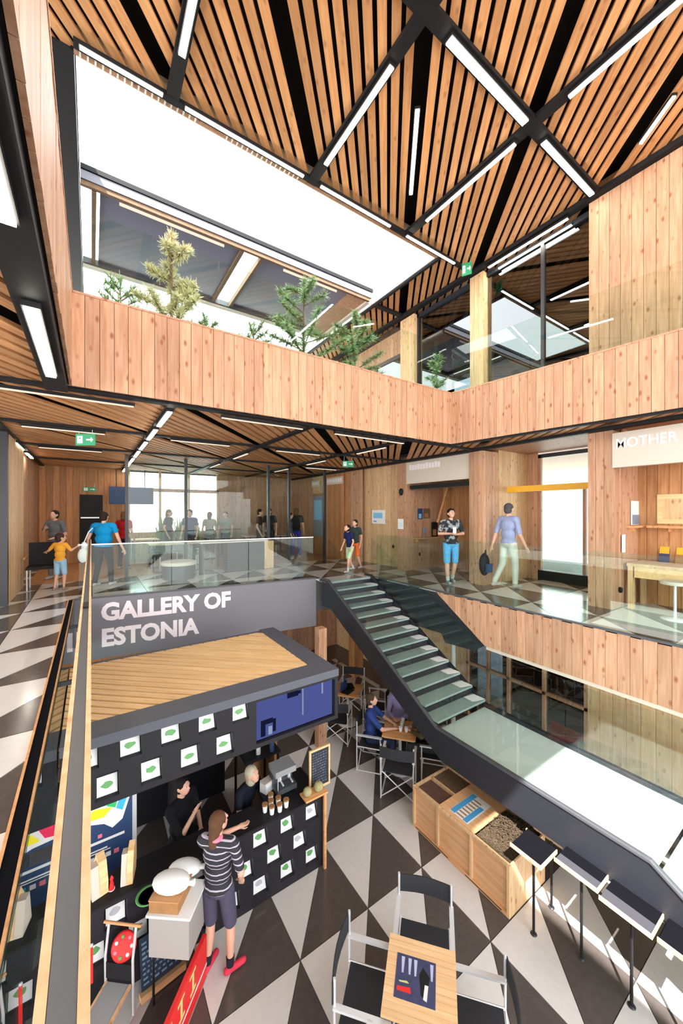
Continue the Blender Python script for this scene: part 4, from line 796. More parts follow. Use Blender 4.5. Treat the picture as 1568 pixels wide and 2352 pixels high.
for i, (x, y, a) in enumerate(((4.78,6.80,0.4),(4.95,6.98,1.2))):
    t = thing('laptop', ['dark laptop nearer on the table beside the kiosk','dark laptop further back on the table beside the kiosk'][i], 'laptop', (x,y,0.7505), a); MB().mm((-0.14,-0.1,0), (0.14,0.1,0.012)).build('base', 'black', t); MB().mm((-0.14,0.1,0.0125), (0.14,0.108,0.2)).build('screen', 'navy', t)

# ================================================================ signs, posters, shelves on the first floor
def exit_sign(label, loc, rz, w_=0.28, h=0.16, arrow=True):
    t = thing('exit_sign', label, 'exit sign', loc, rz); MB().mm((-w_/2,-0.01,-h/2), (w_/2,0.01,h/2)).build('sign_panel', 'green_exit', t)
    for x in (-w_*0.35, w_*0.35): MB().cone((x,0,h/2), (x,0,h/2+0.12), 0.004, 0.004, 6).build('hanger', 'chrome', t)
    MB().mm((-w_*0.42,-0.0115,-h*0.32), (-w_*0.14,-0.0101,h*0.32)).build('door_symbol', 'white', t); MB().bx((-w_*0.28,-0.0125,h*0.12), (0.022,0.001,0.022)).build('running_figure', 'green_exit', t)
    MB().mm((w_*0.05,-0.0115,-h*0.07), (w_*0.28,-0.0101,h*0.07)).build('arrow_shaft', 'white', t); MB().add([(w_*0.28,-0.0112,-h*0.24),(w_*0.42,-0.0112,0),(w_*0.28,-0.0112,h*0.24)], [(0,1,2)]).build('arrow_head', 'white', t)
exit_sign('green exit sign with arrow hanging over the left gallery', (-0.08, 7.45, 6.0), -YAW, 0.32, 0.19)
exit_sign('green exit sign hanging near the stair head', (5.40, 7.66, 6.02), -YAW)
exit_sign('green exit sign by the timber column under the roof', (6.62, 5.0, 9.98), -YAW-0.5, 0.2, 0.26)
exit_sign('small green exit sign above the dark door at the back', (-0.05, 14.158, 5.52), 0, 0.35, 0.14)
def signbox(label, x, y0, y1, z0, z1):
    t = thing('shop_sign', label, 'shop sign', (x, y0, z0)); MB().mm((0,0,0), (0.12,y1-y0,z1-z0)).build('sign_box', 'offwhite', t); return t
fx = lambda y, z: frame4((-0.003, y, z), (0,-1,0), (0,0,1))
t = signbox('beige shop sign box reading MOTHER above the right desk', 7.03, 0.6, 2.495, 5.52, 6.08); text('lettering', 'MOTHER', 0.22, 'pink_white', t, fx(1.85,0.31), bold=0.003, sx=0.86)
t = signbox('beige shop sign box with pale pink lettering left of the column', 7.10, 5.30, 7.32, 5.56, 6.14)
for i in range(11): MB().mm((-0.004,1.90-0.098*i-0.078,0.36), (-0.0005,1.90-0.098*i,0.36+(0.13 if i % 3 else 0.15))).build('letter', 'pink_white', t)
t = thing('roller_housing', 'black roller blind housing under the beige sign box', 'blind housing', (7.12, 5.3, 5.42)); MB().mm((0,0,0), (0.08,1.9,0.09)).build('housing_body', 'black', t); MB().mm((0.03,0.01,-0.02), (0.05,1.89,-0.0005)).build('blind_slat', 'steel', t)
for i, (y0, y1, z) in enumerate(((10.35,11.3,5.92),(11.9,12.4,5.9))):
    t = thing('shop_sign', ['pale pink lettered sign left of the wood wall','small pale pink lettered sign further back'][i], 'shop sign', (7.0, y0, z-0.1)); MB().mm((0.03,0,-0.05), (0.09,y1-y0,0.2)).build('sign_box', 'offwhite', t)
    n = 7
    for k in range(n): MB().mm((0.026,(y1-y0)*(k+0.1)/n,0.02), (0.0295,(y1-y0)*(k+0.85)/n,0.14)).build('letter', 'pink_white', t)
def poster(label, loc, rz, w_, h, mats):
    t = thing('poster', label, 'poster', loc, rz); MB().mm((-w_/2,0,0), (w_/2,0.008,h)).build('sheet', mats[0], t)
    for i, (mt, x0, z0, x1, z1) in enumerate(mats[1:]): MB().mm((x0*w_-w_/2,-0.0015,z0*h), (x1*w_-w_/2,-0.0003,z1*h)).build('print_block', mt, t)
M['sky_print'] = plain('sky_blue_print', (0.22,0.55,0.85), 0.5); M['mountain'] = plain('grey_mountain_print', (0.30,0.36,0.48), 0.6, var=0.6)
poster('white poster with blue print on the timber wall behind the stair', (7.255, 8.68, 4.44), -math.pi/2, 0.62, 0.42, ['white',('sky_print',0.1,0.4,0.8,0.8),('sheet_blue',0.1,0.12,0.35,0.22)])
poster('small white notice on the column left of the first shop', (7.04, 7.48, 4.33), -math.pi/2, 0.22, 0.28, ['white',('sky_print',0.2,0.3,0.8,0.34),('sky_print',0.2,0.5,0.8,0.54)])
poster('white photo poster of grey hills on the shelf by the desk', (7.98, 2.46, 4.575), 0, 0.5, 0.42, ['white',('mountain',0.08,0.02,0.95,0.42)])
poster('tall narrow white notice on the wall beside the desk', (7.42, 2.465, 4.12), 0, 0.13, 0.30, ['white',('offwhite',0.2,0.2,0.8,0.25)])
poster('square beige print hanging above the desk', (8.06, 1.95, 4.60), -math.pi/2, 0.5, 0.5, ['slat_kiosk',('pine_pale',0.15,0.15,0.85,0.85)])
t = thing('wall_shelf', 'thin brown wall shelf under the grey hills poster', 'shelf', (7.85, 2.49, 4.55)); MB().mm((-0.3,-0.14,-0.02), (0.24,0,0.02)).build('shelf_board', 'slat', t); MB().mm((-0.2,-0.1,-0.08), (-0.18,0,-0.021)).build('bracket', 'slat', t)
t = thing('wall_shelf', 'second brown wall shelf above the desk brochures', 'shelf', (8.09, 2.3, 4.55)); MB().mm((-0.2,-1.6,-0.02), (0,0,0.02)).build('shelf_board', 'slat', t); MB().mm((-0.15,-0.3,-0.08), (0,-0.28,-0.021)).build('bracket', 'slat', t)
t = thing('desk', 'pine desk with a drawer front standing at the right shop', 'desk', (7.75, 2.2, Z1))
for a, b in ((( -0.35,-1.9,0.70),(0.33,0.22,0.75)),): MB().mm(a, b).build('desk_top', 'pine_pale', t)
MB().mm((-0.34,-1.8,0.52), (-0.32,0.12,0.699)).build('apron', 'slat_kiosk', t)
for y in (0.14,-1.88): MB().mm((-0.34,y,0), (-0.24,y+0.07,0.699)).build('leg', 'pine_pale', t); MB().mm((0.22,y,0), (0.30,y+0.07,0.699)).build('leg', 'pine_pale', t)
t = thing('desk_stool', 'round stool with a chrome stem in front of the pine desk', 'stool', (7.18, 1.75, Z1)); MB().lathe([(0.17,0),(0.17,0.012),(0.02,0.03)], n=20).build('base', 'chrome', t); MB().cone((0,0,0.03), (0,0,0.52), 0.02, 0.02, 10).build('stem', 'chrome', t); MB().lathe([(0.17,0.521),(0.18,0.55),(0.15,0.57)], n=20).build('seat', 'offwhite', t)
for i in range(3):
    t = thing('brochure', ['yellow topped brochure leaning at the left on the desk','yellow topped brochure in the middle of the desk','grey violet brochure leaning at the right on the desk'][i], 'brochure', (8.0-0.0*i, 2.10-0.22*i, 3.951), 0); t.rotation_euler = (0, 0.3, 0)
    MB().mm((0,-0.07,0), (0.01,0.07,0.28)).build('cover', ['print_violet','brown','mountain'][i], t); MB().mm((-0.003,-0.065,0.15), (-0.0005,0.065,0.27)).build('cover_band', ['yellow','yellow','print_pale'][i], t)
t = thing('wall_shelf', 'low shelf on the side wall of the first shop', 'shelf', (7.75, 7.335, 4.07)); MB().mm((-0.4,-0.18,-0.02), (0.5,0,0.02)).build('shelf_board', 'slat', t); MB().mm((-0.3,-0.12,-0.1), (-0.28,0,-0.021)).build('bracket', 'slat', t)
for i, (x, z, w_, h, mt) in enumerate(((7.62,4.60,0.18,0.30,'navy'),(7.88,4.62,0.26,0.28,'bark'),(7.75,4.095,0.12,0.26,'mountain'),(8.15,4.095,0.24,0.42,'black'))):
    t = thing('framed_picture' if i < 2 else 'shelf_object', ['dark picture with a pale lower half in the first shop','reddish brown picture beside the dark one in the first shop','small violet grey card standing on the low shop shelf','dark rounded object standing on the low shop shelf'][i], 'picture' if i < 2 else 'ornament', (x, 7.30 if i < 2 else 7.24, z))
    MB().mm((-w_/2,0,0), (w_/2,0.02,h)).build('panel', mt, t); MB().mm((-w_*0.35,-0.002,h*0.08), (w_*0.25,-0.0005,h*0.5)).build('panel_print', 'sky_print' if i == 0 else 'brown', t)
t = thing('wood_brace', 'slanting timber brace in the first shop behind the man in black', 'brace', (8.1, 7.1, 4.5)); MB().cone((0,0,0), (0.35,-0.1,1.1), 0.04, 0.04, 6).build('brace_body', 'slat', t)
for i, (x, y, z) in enumerate(((7.235,8.0,3.8),(7.6,7.31,3.62),(7.3,2.475,3.5),(7.03,7.45,5.35))):
    t = thing('socket' if i < 3 else 'wall_speaker', ['dark round wall outlet on the timber wall by the stair','dark outlet low on the first shop wall','dark socket low on the column beside the desk','small black speaker on the column left of the shop sign'][i], 'socket' if i < 3 else 'speaker', (x,y,z)); MB().ball((0,0,0), (0.03,0.04,0.05) if i < 3 else (0.06,0.06,0.1), 8, 12).build('body', 'black', t); MB().bx((0,-0.041 if i != 0 else 0.0,0), (0.02,0.006,0.02)).build('face', 'grey', t)
# planter trees in the courtyard
def tree(label, x, y, h, spread, mat, seed, lean=0.0, n=1500):
    t = thing('young_pine', label, 'tree', (x, y, 6.46)); q = random.Random(seed)
    tr = MB(); top = Vector((lean, 0, h)); tr.cone((0,0,0), top*0.6, 0.03, 0.02, 8); tr.cone(top*0.6, top, 0.02, 0.006, 8)
    f = MB(); tips = []
    for i in range(22):
        z = h*(0.35+0.63*i/22); a = q.uniform(0,6.28); L = spread*(1.05-0.75*(z/h-0.35)/0.65)*q.uniform(0.6,1.1); p0 = top*(z/h); p1 = p0+Vector((math.cos(a)*L, math.sin(a)*L, 0.28*L+0.08)); tr.cone(p0, p1, 0.012, 0.004, 5); tips.append((p0,p1))
    tips.append((top*0.9, top+Vector((0,0,0.12))))
    for i in range(n):
        p0, p1 = tips[q.randrange(len(tips))]; s_ = q.uniform(0.35,1.05); c = p0.lerp(p1, s_); d = Vector((q.gauss(0,1),q.gauss(0,1),q.gauss(0.5,0.8))).normalized(); l = q.uniform(0.07,0.13)
        sd = d.orthogonal().normalized()*0.013; f.add([c-sd, c+sd, c+d*l+sd*0.3, c+d*l-sd*0.3], [(0,1,2,3)])
    tr.build('trunk', 'bark', t); f.build('needles', mat, t, kind='stuff')
    MB().mm((-0.22,-0.22,-0.001), (0.22,0.22,0.35)).build('planter_tub', 'pine', t)
tree('yellow-green bushy pine behind the left half of the parapet', 0.97, 5.85, 2.25, 0.60, 'leaf_pale', 1, 0.0, 6500)
tree('tall light green pine in the middle of the courtyard edge', 3.15, 5.85, 2.35, 0.85, 'leaf', 2, 0, 5000)
tree('green pine with long upright shoots near the parapet corner', 4.15, 5.75, 2.05, 0.75, 'leaf', 3, 0.1, 6000)
tree('thin sparse pine at the left of the courtyard', 0.35, 6.3, 1.65, 0.55, 'leaf', 4, 0, 900)
tree('sparse bluish sapling between the two larger pines', 1.65, 6.6, 1.6, 0.6, 'leaf', 5, 0, 1500)
tree('low bushy sapling left of the middle pine', 2.35, 6.2, 1.5, 0.6, 'leaf', 6, 0, 1500)
tree('small pine seen behind the glass at the parapet corner', 6.35, 5.6, 1.7, 0.4, 'leaf', 7, 0, 1600)
# ================================================================ people
def stripes(name, base, line, pitch, frac):
    m, n, l, p = newmat(name); p.inputs['Roughness'].default_value = 0.8
    t = n.new('ShaderNodeTexCoord'); s_ = n.new('ShaderNodeSeparateXYZ'); l.new(t.outputs['Object'], s_.inputs[0])
    nz = n.new('ShaderNodeTexNoise'); nz.inputs['Scale'].default_value = 6; l.new(t.outputs['Object'], nz.inputs['Vector'])
    ad = n.new('ShaderNodeMath'); ad.operation = 'MULTIPLY_ADD'; ad.inputs[1].default_value = 0.03; l.new(nz.outputs['Fac'], ad.inputs[0]); l.new(s_.outputs[2], ad.inputs[2])
    dv = n.new('ShaderNodeMath'); dv.operation = 'DIVIDE'; dv.inputs[1].default_value = pitch; l.new(ad.outputs[0], dv.inputs[0])
    fr = n.new('ShaderNodeMath'); fr.operation = 'FRACT'; l.new(dv.outputs[0], fr.inputs[0])
    lt = n.new('ShaderNodeMath'); lt.operation = 'LESS_THAN'; lt.inputs[1].default_value = frac; l.new(fr.outputs[0], lt.inputs[0])
    mx = n.new('ShaderNodeMixRGB'); mx.inputs[1].default_value = (*base,1); mx.inputs[2].default_value = (*line,1); l.new(lt.outputs[0], mx.inputs[0]); l.new(mx.outputs[0], p.inputs['Base Color']); return m
CM = {}
def cloth(c, var=0.25):
    k = tuple(c)
    if k not in CM: CM[k] = plain('cloth_%d' % len(CM), c, 0.85, spec=0.2, var=var)
    return CM[k]
def person(label, loc, face, h=1.7, top=(0.1,0.1,0.1), bottom=(0.1,0.1,0.1), hair=(0.03,0.02,0.015), style='short', blen='long', sleeve=0.55, shoes=(0.5,0.5,0.5), pose=None,
           seat=None, vox=0.012, hy=0.0, hp=0.0, head=1.0, lean=(0,0), build=1.0, skin=None, topmat=None, socks=None):
    J = dict(lsh=(-.105,0,.815), lel=(-.14,-.015,.64), lwr=(-.145,.06,.50), rsh=(.105,0,.815), rel=(.14,-.015,.64), rwr=(.145,.06,.50),
             lhp=(-.052,0,.52), lkn=(-.062,.012,.285), lan=(-.065,-.01,.05), rhp=(.052,0,.52), rkn=(.062,.012,.285), ran=(.065,-.01,.05), lhd=None, rhd=None)
    if seat is not None:
        d = seat/h - .50
        for k in ('lsh','lel','lwr','rsh','rel','rwr','lhp','rhp'): J[k] = (J[k][0], J[k][1], J[k][2]+d)
        for s_, x in (('l',-.07),('r',.07)): J[s_+'kn'] = (x,.24,seat/h+.03); J[s_+'an'] = (x,.25,.045)
    if pose: J.update({k: v for k, v in pose.items()})
    V = {k: Vector(v)*h if v is not None else None for k, v in J.items()}
    base = V['lhp'].lerp(V['rhp'], 0.5); ln = Vector((lean[0], lean[1], 0))*h
    up = lambda z: base + Vector((0,0,(z-.52)*h)) + ln*((z-.52)/.3)       # a point of the spine
    if not pose or 'lsh' not in pose: V['lsh'] = up(.805)+Vector((-.103*h*build,0,0)); V['rsh'] = up(.805)+Vector((.103*h*build,0,0))
    if lean != (0,0):
        for s_ in 'lr':
            for j in ('el','wr'):
                if not pose or s_+j not in pose: V[s_+j] = V[s_+j]+ln
    hc = up(.925)+Vector((0,.012*h,0)); R3 = Matrix.Rotation(hy,3,'Z') @ Matrix.Rotation(-hp,3,'X'); H = h*head
    hp_ = lambda x, y, z: hc + R3 @ Vector((x*H, y*H, z*H))
    t = thing('person', label, 'person', loc, math.atan2(face[1],face[0])-math.pi/2)
    B = build
    tor = [('e', up(.535), (.088*h*B,.062*h*B,.055*h)), ('e', up(.63), (.076*h*B,.054*h*B,.08*h)), ('e', up(.735), (.09*h*B,.06*h*B,.085*h)), ('c', V['lsh'].lerp(V['rsh'],.12), V['rsh'].lerp(V['lsh'],.12), .034*h, .034*h)]
    S = list(tor); S += [('c', up(.80), up(.88), .030*h, .027*h)]
    S += [('e', hc, (.043*H,.053*H,.058*H), R3.copy()), ('e', hp_(0,.018,-.035), (.030*H,.033*H,.032*H), R3.copy()), ('c', hp_(0,.045,.006), hp_(0,.060,-.014), .006*H, .009*H),
          ('e', hp_(-.044,0,-.004), (.008*H,.012*H,.018*H), R3.copy()), ('e', hp_(.044,0,-.004), (.008*H,.012*H,.018*H), R3.copy()), ('c', hp_(-.018,.044,.012), hp_(.018,.044,.012), .009*H, .009*H), ('c', hp_(-.011,.047,-.033), hp_(.011,.047,-.033), .006*H, .006*H)]
    for s_, sg in (('l',-1),('r',1)):
        sh, el, wr = V[s_+'sh'], V[s_+'el'], V[s_+'wr']
        S += [('c', sh, el, .028*h, .021*h), ('c', el, wr, .022*h, .0135*h)]
        hd = V[s_+'hd'] if V[s_+'hd'] is not None else (wr-el).normalized(); hd = hd.normalized(); side = Vector((1,0,0)); side = (side - hd*side.dot(hd)); side = side.normalized() if side.length > .2 else Vector((0,1,0)); nrm = hd.cross(side).normalized()
        pc = wr+hd*.026*h; S += [('c', wr, wr+hd*.02*h, .0135*h, .016*h), ('c', pc-side*.012*h, pc+side*.012*h, .011*h, .011*h), ('c', pc-side*.010*h+hd*.012*h, pc+side*.010*h+hd*.012*h, .010*h, .010*h)]
        for i in range(4):
            a = pc+hd*.018*h+side*(i-1.5)*.0105*h; L_ = (.034,.040,.038,.029)[i]*h; m_ = a+hd*L_*.5; e_ = m_+(hd+nrm*sg*.55).normalized()*L_*.5; S += [('c', a, m_, .0053*h, .005*h), ('c', m_, e_, .005*h, .0042*h)]
        a = wr+hd*.014*h-side*sg*.012*h; S += [('c', a, a+(hd*.8-side*sg*.8).normalized()*.03*h, .0065*h, .0055*h), ('c', a+(hd*.8-side*sg*.8).normalized()*.03*h, a+(hd*.8-side*sg*.8).normalized()*.03*h+hd*.02*h, .0055*h, .0045*h)]
        hp2, kn, an = V[s_+'hp'], V[s_+'kn'], V[s_+'an']
        S += [('c', hp2, kn, .046*h*B, .030*h), ('c', kn, kn.lerp(an,.35), .029*h, .030*h), ('c', kn.lerp(an,.35), an, .030*h, .017*h)]
    body = blob('body', S, vox, skin or 'skin', t)
    # clothes
    g = .009*h; T = [('e', up(.54), (.088*h*B+g,.062*h*B+g,.05*h)), ('e', up(.63), (.080*h*B+g,.056*h*B+g,.085*h)), ('e', up(.735), (.086*h*B+g,.06*h*B+g,.092*h)), ('c', V['lsh'].lerp(V['rsh'],.08), V['rsh'].lerp(V['lsh'],.08), .042*h, .042*h)]
    for s_ in 'lr':
        sh, el, wr = V[s_+'sh'], V[s_+'el'], V[s_+'wr']
        if sleeve <= 1: T += [('c', sh, sh.lerp(el,sleeve), .034*h, .030*h)]
        else: T += [('c', sh, el, .036*h, .029*h), ('c', el, el.lerp(wr,sleeve-1), .028*h, .022*h)]
    blob('shirt' if sleeve <= 1 else 'jacket', T, vox, topmat or cloth(top), t)
    U = [('e', up(.525), (.086*h*B+g*.7,.062*h*B+g*.7,.055*h))]
    for s_ in 'lr':
        hp2, kn, an = V[s_+'hp'], V[s_+'kn'], V[s_+'an']
        if blen == 'shorts': U += [('c', hp2, hp2.lerp(kn,.92), .052*h*B, .043*h)]
        else: U += [('c', hp2, kn, .051*h*B, .038*h), ('c', kn, kn.lerp(an,.93), .038*h, .030*h)]
    blob('shorts' if blen == 'shorts' else 'trousers', U, vox, cloth(bottom), t)
    for s_ in 'lr':
        an = V[s_+'an']; kn = V[s_+'kn']; f = Vector((0,1,0)) if not (pose and s_+'ft' in pose) else Vector(pose[s_+'ft']).normalized()
        z0 = an.z-.045*h; c = Vector((an.x,an.y,z0)); blob('shoe', [('c', c+Vector((0,0,.022*h))-f*.02*h, c+Vector((0,0,.02*h))+f*.085*h, .021*h, .019*h), ('c', an-Vector((0,0,.008*h)), c+Vector((0,0,.03*h)), .022*h, .024*h)], vox*.8, cloth(shoes), t)
        if socks: MB().cone(an+Vector((0,0,.0)), an.lerp(kn,.22), .0225*h, .026*h, 12).build('sock', cloth(socks), t)
    # hair and face
    hm = cloth(hair, .5); Hh = [('e', hp_(0,-.010,.014), (.051*H,.056*H,.056*H), R3.copy()), ('e', hp_(0,-.020,-.010), (.0475*H,.045*H,.052*H), R3.copy())]
    if style == 'bun': Hh += [('e', hp_(0,-.045,.055), (.026*H,.026*H,.024*H))]
    if style == 'long': Hh += [('c', hp_(0,-.03,-.01), hp_(0,-.055,-.11), .040*H, .032*H), ('c', hp_(.005,-.055,-.11), hp_(.005,-.06,-.17), .030*H, .018*H)]
    if style == 'bob': Hh += [('c', hp_(0,-.02,-.01), hp_(0,-.035,-.055), .050*H, .040*H)]
    if style == 'pony': Hh += [('c', hp_(0,-.045,.02), hp_(0,-.085,-.03), .018*H, .014*H)]
    if style == 'cap': Hh += [('c', hp_(-.02,.05,.035), hp_(.02,.05,.035), .009*H, .009*H)]
    if style != 'cap': Hh = [x for x in Hh]
    blob('hair' if style != 'cap' else 'cap', Hh, vox*.8, hm, t)
    for sx_ in (-.017, .017):
        MB().ball(hp_(sx_,.0475,.004), .0062*H, 6, 8).build('eye', 'white', t); MB().ball(hp_(sx_,.0525,.004), .0036*H, 6, 8).build('pupil', 'black', t)
    MB().ball(hp_(0,.0525,-.034), (.013*H,.004*H,.004*H), 6, 10, R3).build('mouth', 'pink', t)
    return t
M['stripe'] = stripes('striped_jersey', (0.02,0.02,0.028), (0.45,0.40,0.50), 0.052, 0.22)
def print_mat(name, base, ink, scale):
    m, n, l, p = newmat(name); p.inputs['Roughness'].default_value = 0.85
    t = n.new('ShaderNodeTexCoord'); nz = n.new('ShaderNodeTexNoise'); nz.inputs['Scale'].default_value = scale; l.new(t.outputs['Object'], nz.inputs['Vector'])
    r = n.new('ShaderNodeValToRGB'); r.color_ramp.elements[0].position = 0.53; r.color_ramp.elements[1].position = 0.6; r.color_ramp.elements[0].color = (*base,1); r.color_ramp.elements[1].color = (*ink,1)
    l.new(nz.outputs['Fac'], r.inputs[0]); l.new(r.outputs[0], p.inputs['Base Color']); return m
M['printed_tee'] = print_mat('printed_tee', (0.018,0.019,0.025), (0.30,0.33,0.36), 9)
FWD = (math.sin(YAW), math.cos(YAW)); BCK = (-FWD[0], -FWD[1]); RGT = (math.cos(YAW), -math.sin(YAW))
def mixd(a, b, k): return (a[0]*(1-k)+b[0]*k, a[1]*(1-k)+b[1]*k)
w1 = person('woman in striped top, purple-grey shorts and red shoes at the kiosk counter', (1.10,3.93,0), mixd(FWD,RGT,.12), 1.66, bottom=(0.085,0.075,0.125), hair=(0.14,0.065,0.035), style='long', blen='shorts', shoes=(0.75,0.05,0.10), socks=(0.02,0.02,0.03), sleeve=.8, vox=0.0085, hy=-.5, hp=-.15,
       topmat=M['stripe'], pose=dict(rel=(.165,-.03,.66), rwr=(.135,.045,.545), lel=(-.10,.13,.70), lwr=(.03,.235,.70), lkn=(-.055,.015,.285), lan=(-.06,-.02,.05), rkn=(.075,.02,.285), ran=(.085,-.01,.05), rft=(.75,.7,0), lft=(.2,1,0)), build=1.02)
MB().ball((0,-0.03,1.405), (0.065,0.06,0.03), 8, 14).build('pink_collar', 'pink', w1)
person('seller with black hair bun and black shirt seated behind the counter, hand at chin', (0.95,5.05,0), mixd(RGT,BCK,.25), 1.66, top=(0.008,0.008,0.012), bottom=(0.02,0.02,0.03), hair=(0.012,0.010,0.010), style='bun', seat=0.60, build=1.15, vox=0.0095, hy=0.0, hp=-.12, sleeve=1.0, pose=dict(rel=(.13,.12,.53), rwr=(.06,.17,.66), lel=(-.14,.03,.50), lwr=(-.04,.15,.47)))
person('blonde seller in black polo shirt and jeans seated behind the counter', (1.72,5.05,0), mixd(RGT,BCK,.35), 1.64, top=(0.010,0.012,0.022), bottom=(0.07,0.17,0.42), hair=(0.62,0.55,0.40), style='bob', seat=0.52, vox=0.0095, hp=-.35, lean=(0,.09), sleeve=.6, pose=dict(rel=(.15,.13,.50), rwr=(.12,.27,.45), lel=(-.15,.12,.49), lwr=(-.10,.27,.44)))
for i, (x, y, z, r_) in enumerate(((0.95,5.05,.56,.17),(1.72,5.05,.48,.17))):
    t = thing('stool', ['black stool under the seller with the hair bun','black stool under the blonde seller'][i], 'stool', (x,y,0)); MB().lathe([(r_,z-.06),(r_+.01,z-.03),(r_,z-.02)], n=20).build('seat', 'black', t); MB().cone((0,0,.02), (0,0,z-.061), .025, .025, 10).build('stem', 'chrome', t); MB().lathe([(.2,0),(.2,.012),(.03,.02)], n=20).build('base', 'chrome', t)
c_ = person('child in orange shirt and pale blue shorts walking away at the left', (-0.53,9.45,Z1), FWD, 1.16, top=(0.90,0.42,0.05), bottom=(0.36,0.58,0.80), hair=(0.06,0.035,0.025), style='short', blen='shorts', shoes=(0.35,0.25,0.2), head=1.3, vox=0.009, hy=-.7, sleeve=.75, pose=dict(rel=(.17,.03,.70), rwr=(.25,.06,.76), lel=(-.19,-.01,.70), lwr=(-.27,.03,.67), rkn=(.05,.04,.285), ran=(.05,.02,.05), lkn=(-.055,-.0,.285), lan=(-.06,-.05,.05)))
b_ = person('woman in bright blue top and black trousers, back to us, white bag at her side', (0.22,9.5,Z1), FWD, 1.62, top=(0.005,0.28,0.62), bottom=(0.015,0.013,0.016), hair=(0.035,0.02,0.015), style='bun', vox=0.010, build=1.28, sleeve=.5, pose=dict(lel=(-.20,-.0,.65), lwr=(-.25,.03,.53), rel=(.20,-.01,.64), rwr=(.235,.04,.49), lkn=(-.075,0,.285), lan=(-.08,-.06,.05), rkn=(.075,.03,.285), ran=(.08,.03,.05)))
t = thing('shoulder_bag', 'white bag hanging at the left side of the woman in blue', 'bag', (-0.15,9.62,Z1+0.55)); blob('bag_body', [('e',(0,0,0.12),(0.10,0.06,0.16)),('e',(0.02,0,0.32),(0.06,0.04,0.1))], 0.015, 'white', t); MB().tube([(0.02,0,.40),(0.10,-0.02,.62),(0.22,-0.04,.76)], 0.012).build('strap', 'white', t)
person('man with grey vest, blue sleeves and a strap near the left wall', (-0.72,11.1,Z1), BCK, 1.66, top=(0.16,0.17,0.20), bottom=(0.25,0.24,0.24), hair=(0.03,0.02,0.02), vox=0.012, sleeve=.7, hp=-.2, pose=dict(rel=(.13,.06,.66), rwr=(.05,.12,.73), lel=(-.15,.0,.64), lwr=(-.08,.11,.6)))
person('person in dark red shirt and dark jeans seen beyond the woman in blue', (0.75,11.9,Z1), FWD, 1.64, top=(0.42,0.01,0.02), bottom=(0.015,0.02,0.05), hair=(0.20,0.09,0.04), style='bob', vox=0.013)
person('boy in navy shirt and pale green shorts stepping to the stair head', (5.72,8.02,Z1), mixd(BCK,(-RGT[0],-RGT[1]),.55), 1.27, top=(0.015,0.02,0.10), bottom=(0.52,0.75,0.50), hair=(0.02,0.015,0.02), blen='shorts', shoes=(0.6,0.62,0.66), socks=(0.7,0.7,0.72), head=1.15, vox=0.010, hp=-.5, lean=(0,.05), pose=dict(lkn=(-.06,.09,.30), lan=(-.06,.11,.05), rkn=(.06,.01,.29), ran=(.06,-.14,.08)))
person('taller boy in grey-green shirt and orange shorts behind the other boy', (6.02,8.20,Z1), mixd(BCK,(-RGT[0],-RGT[1]),.4), 1.40, top=(0.045,0.06,0.055), bottom=(0.95,0.20,0.04), hair=(0.035,0.02,0.02), blen='shorts', shoes=(0.55,0.52,0.58), head=1.08, vox=0.010, hp=-.25, pose=dict(rkn=(.06,.08,.30), ran=(.06,.09,.05), lkn=(-.06,.01,.29), lan=(-.06,-.12,.07)))
k_ = person('man in black patterned T-shirt and light blue shorts looking at his hands', (6.62,5.42,Z1), BCK, 1.70, top=(0.022,0.024,0.03), bottom=(0.13,0.46,0.85), hair=(0.012,0.012,0.014), topmat=M['printed_tee'], style='cap', blen='shorts', shoes=(0.35,0.40,0.42), socks=(0.6,0.66,0.7), vox=0.0095, hp=-.35, sleeve=.8, pose=dict(rel=(.155,.01,.66), rwr=(.035,.13,.665), lel=(-.155,.01,.66), lwr=(-.03,.13,.655), rkn=(.06,.03,.285), ran=(.04,.0,.05), lkn=(-.055,-.0,.285), lan=(-.045,-.09,.06)), build=1.05)
MB().bx((0,0.245,1.13), (0.07,0.012,0.13)).build('phone', 'white', k_) if False else None
t = thing('phone', 'pale phone held in the hands of the man in the black T-shirt', 'phone', (6.62-FWD[0]*0.27, 5.42-FWD[1]*0.27, Z1+1.15), -YAW); MB().mm((-0.035,-0.005,-0.01), (0.035,0.005,0.12)).build('phone_body', 'white', t); MB().mm((-0.031,0.0051,0), (0.031,0.006,0.11)).build('phone_screen', 'black', t)
m_ = person('grey-haired man in pale blue shirt and cream trousers walking right', (7.22,4.42,Z1), mixd(RGT,FWD,.3), 1.80, top=(0.36,0.42,0.66), bottom=(0.66,0.66,0.60), hair=(0.11,0.10,0.11), shoes=(0.45,0.44,0.42), vox=0.0095, build=1.08, sleeve=.85, pose=dict(rel=(.15,.01,.63), rwr=(.155,.10,.49), lel=(-.14,-.05,.63), lwr=(-.15,-.10,.49), rkn=(.05,.05,.285), ran=(.05,.05,.05), lkn=(-.06,-.03,.285), lan=(-.06,-.16,.08)))
t = thing('backpack', 'black backpack held low behind the man in pale blue', 'backpack', (6.83,4.72,Z1+0.28)); blob('bag_body', [('e',(0,0,.22),(.13,.10,.24))], 0.014, 'black', t); MB().mm((-0.09,-0.13,.06),(0.09,-0.09,.24)).build('front_pocket', 'navy', t); MB().tube([(0,0,.44),(0.03,-.01,.52),(0.06,0,.44)], 0.01).build('carry_loop', 'black', t)
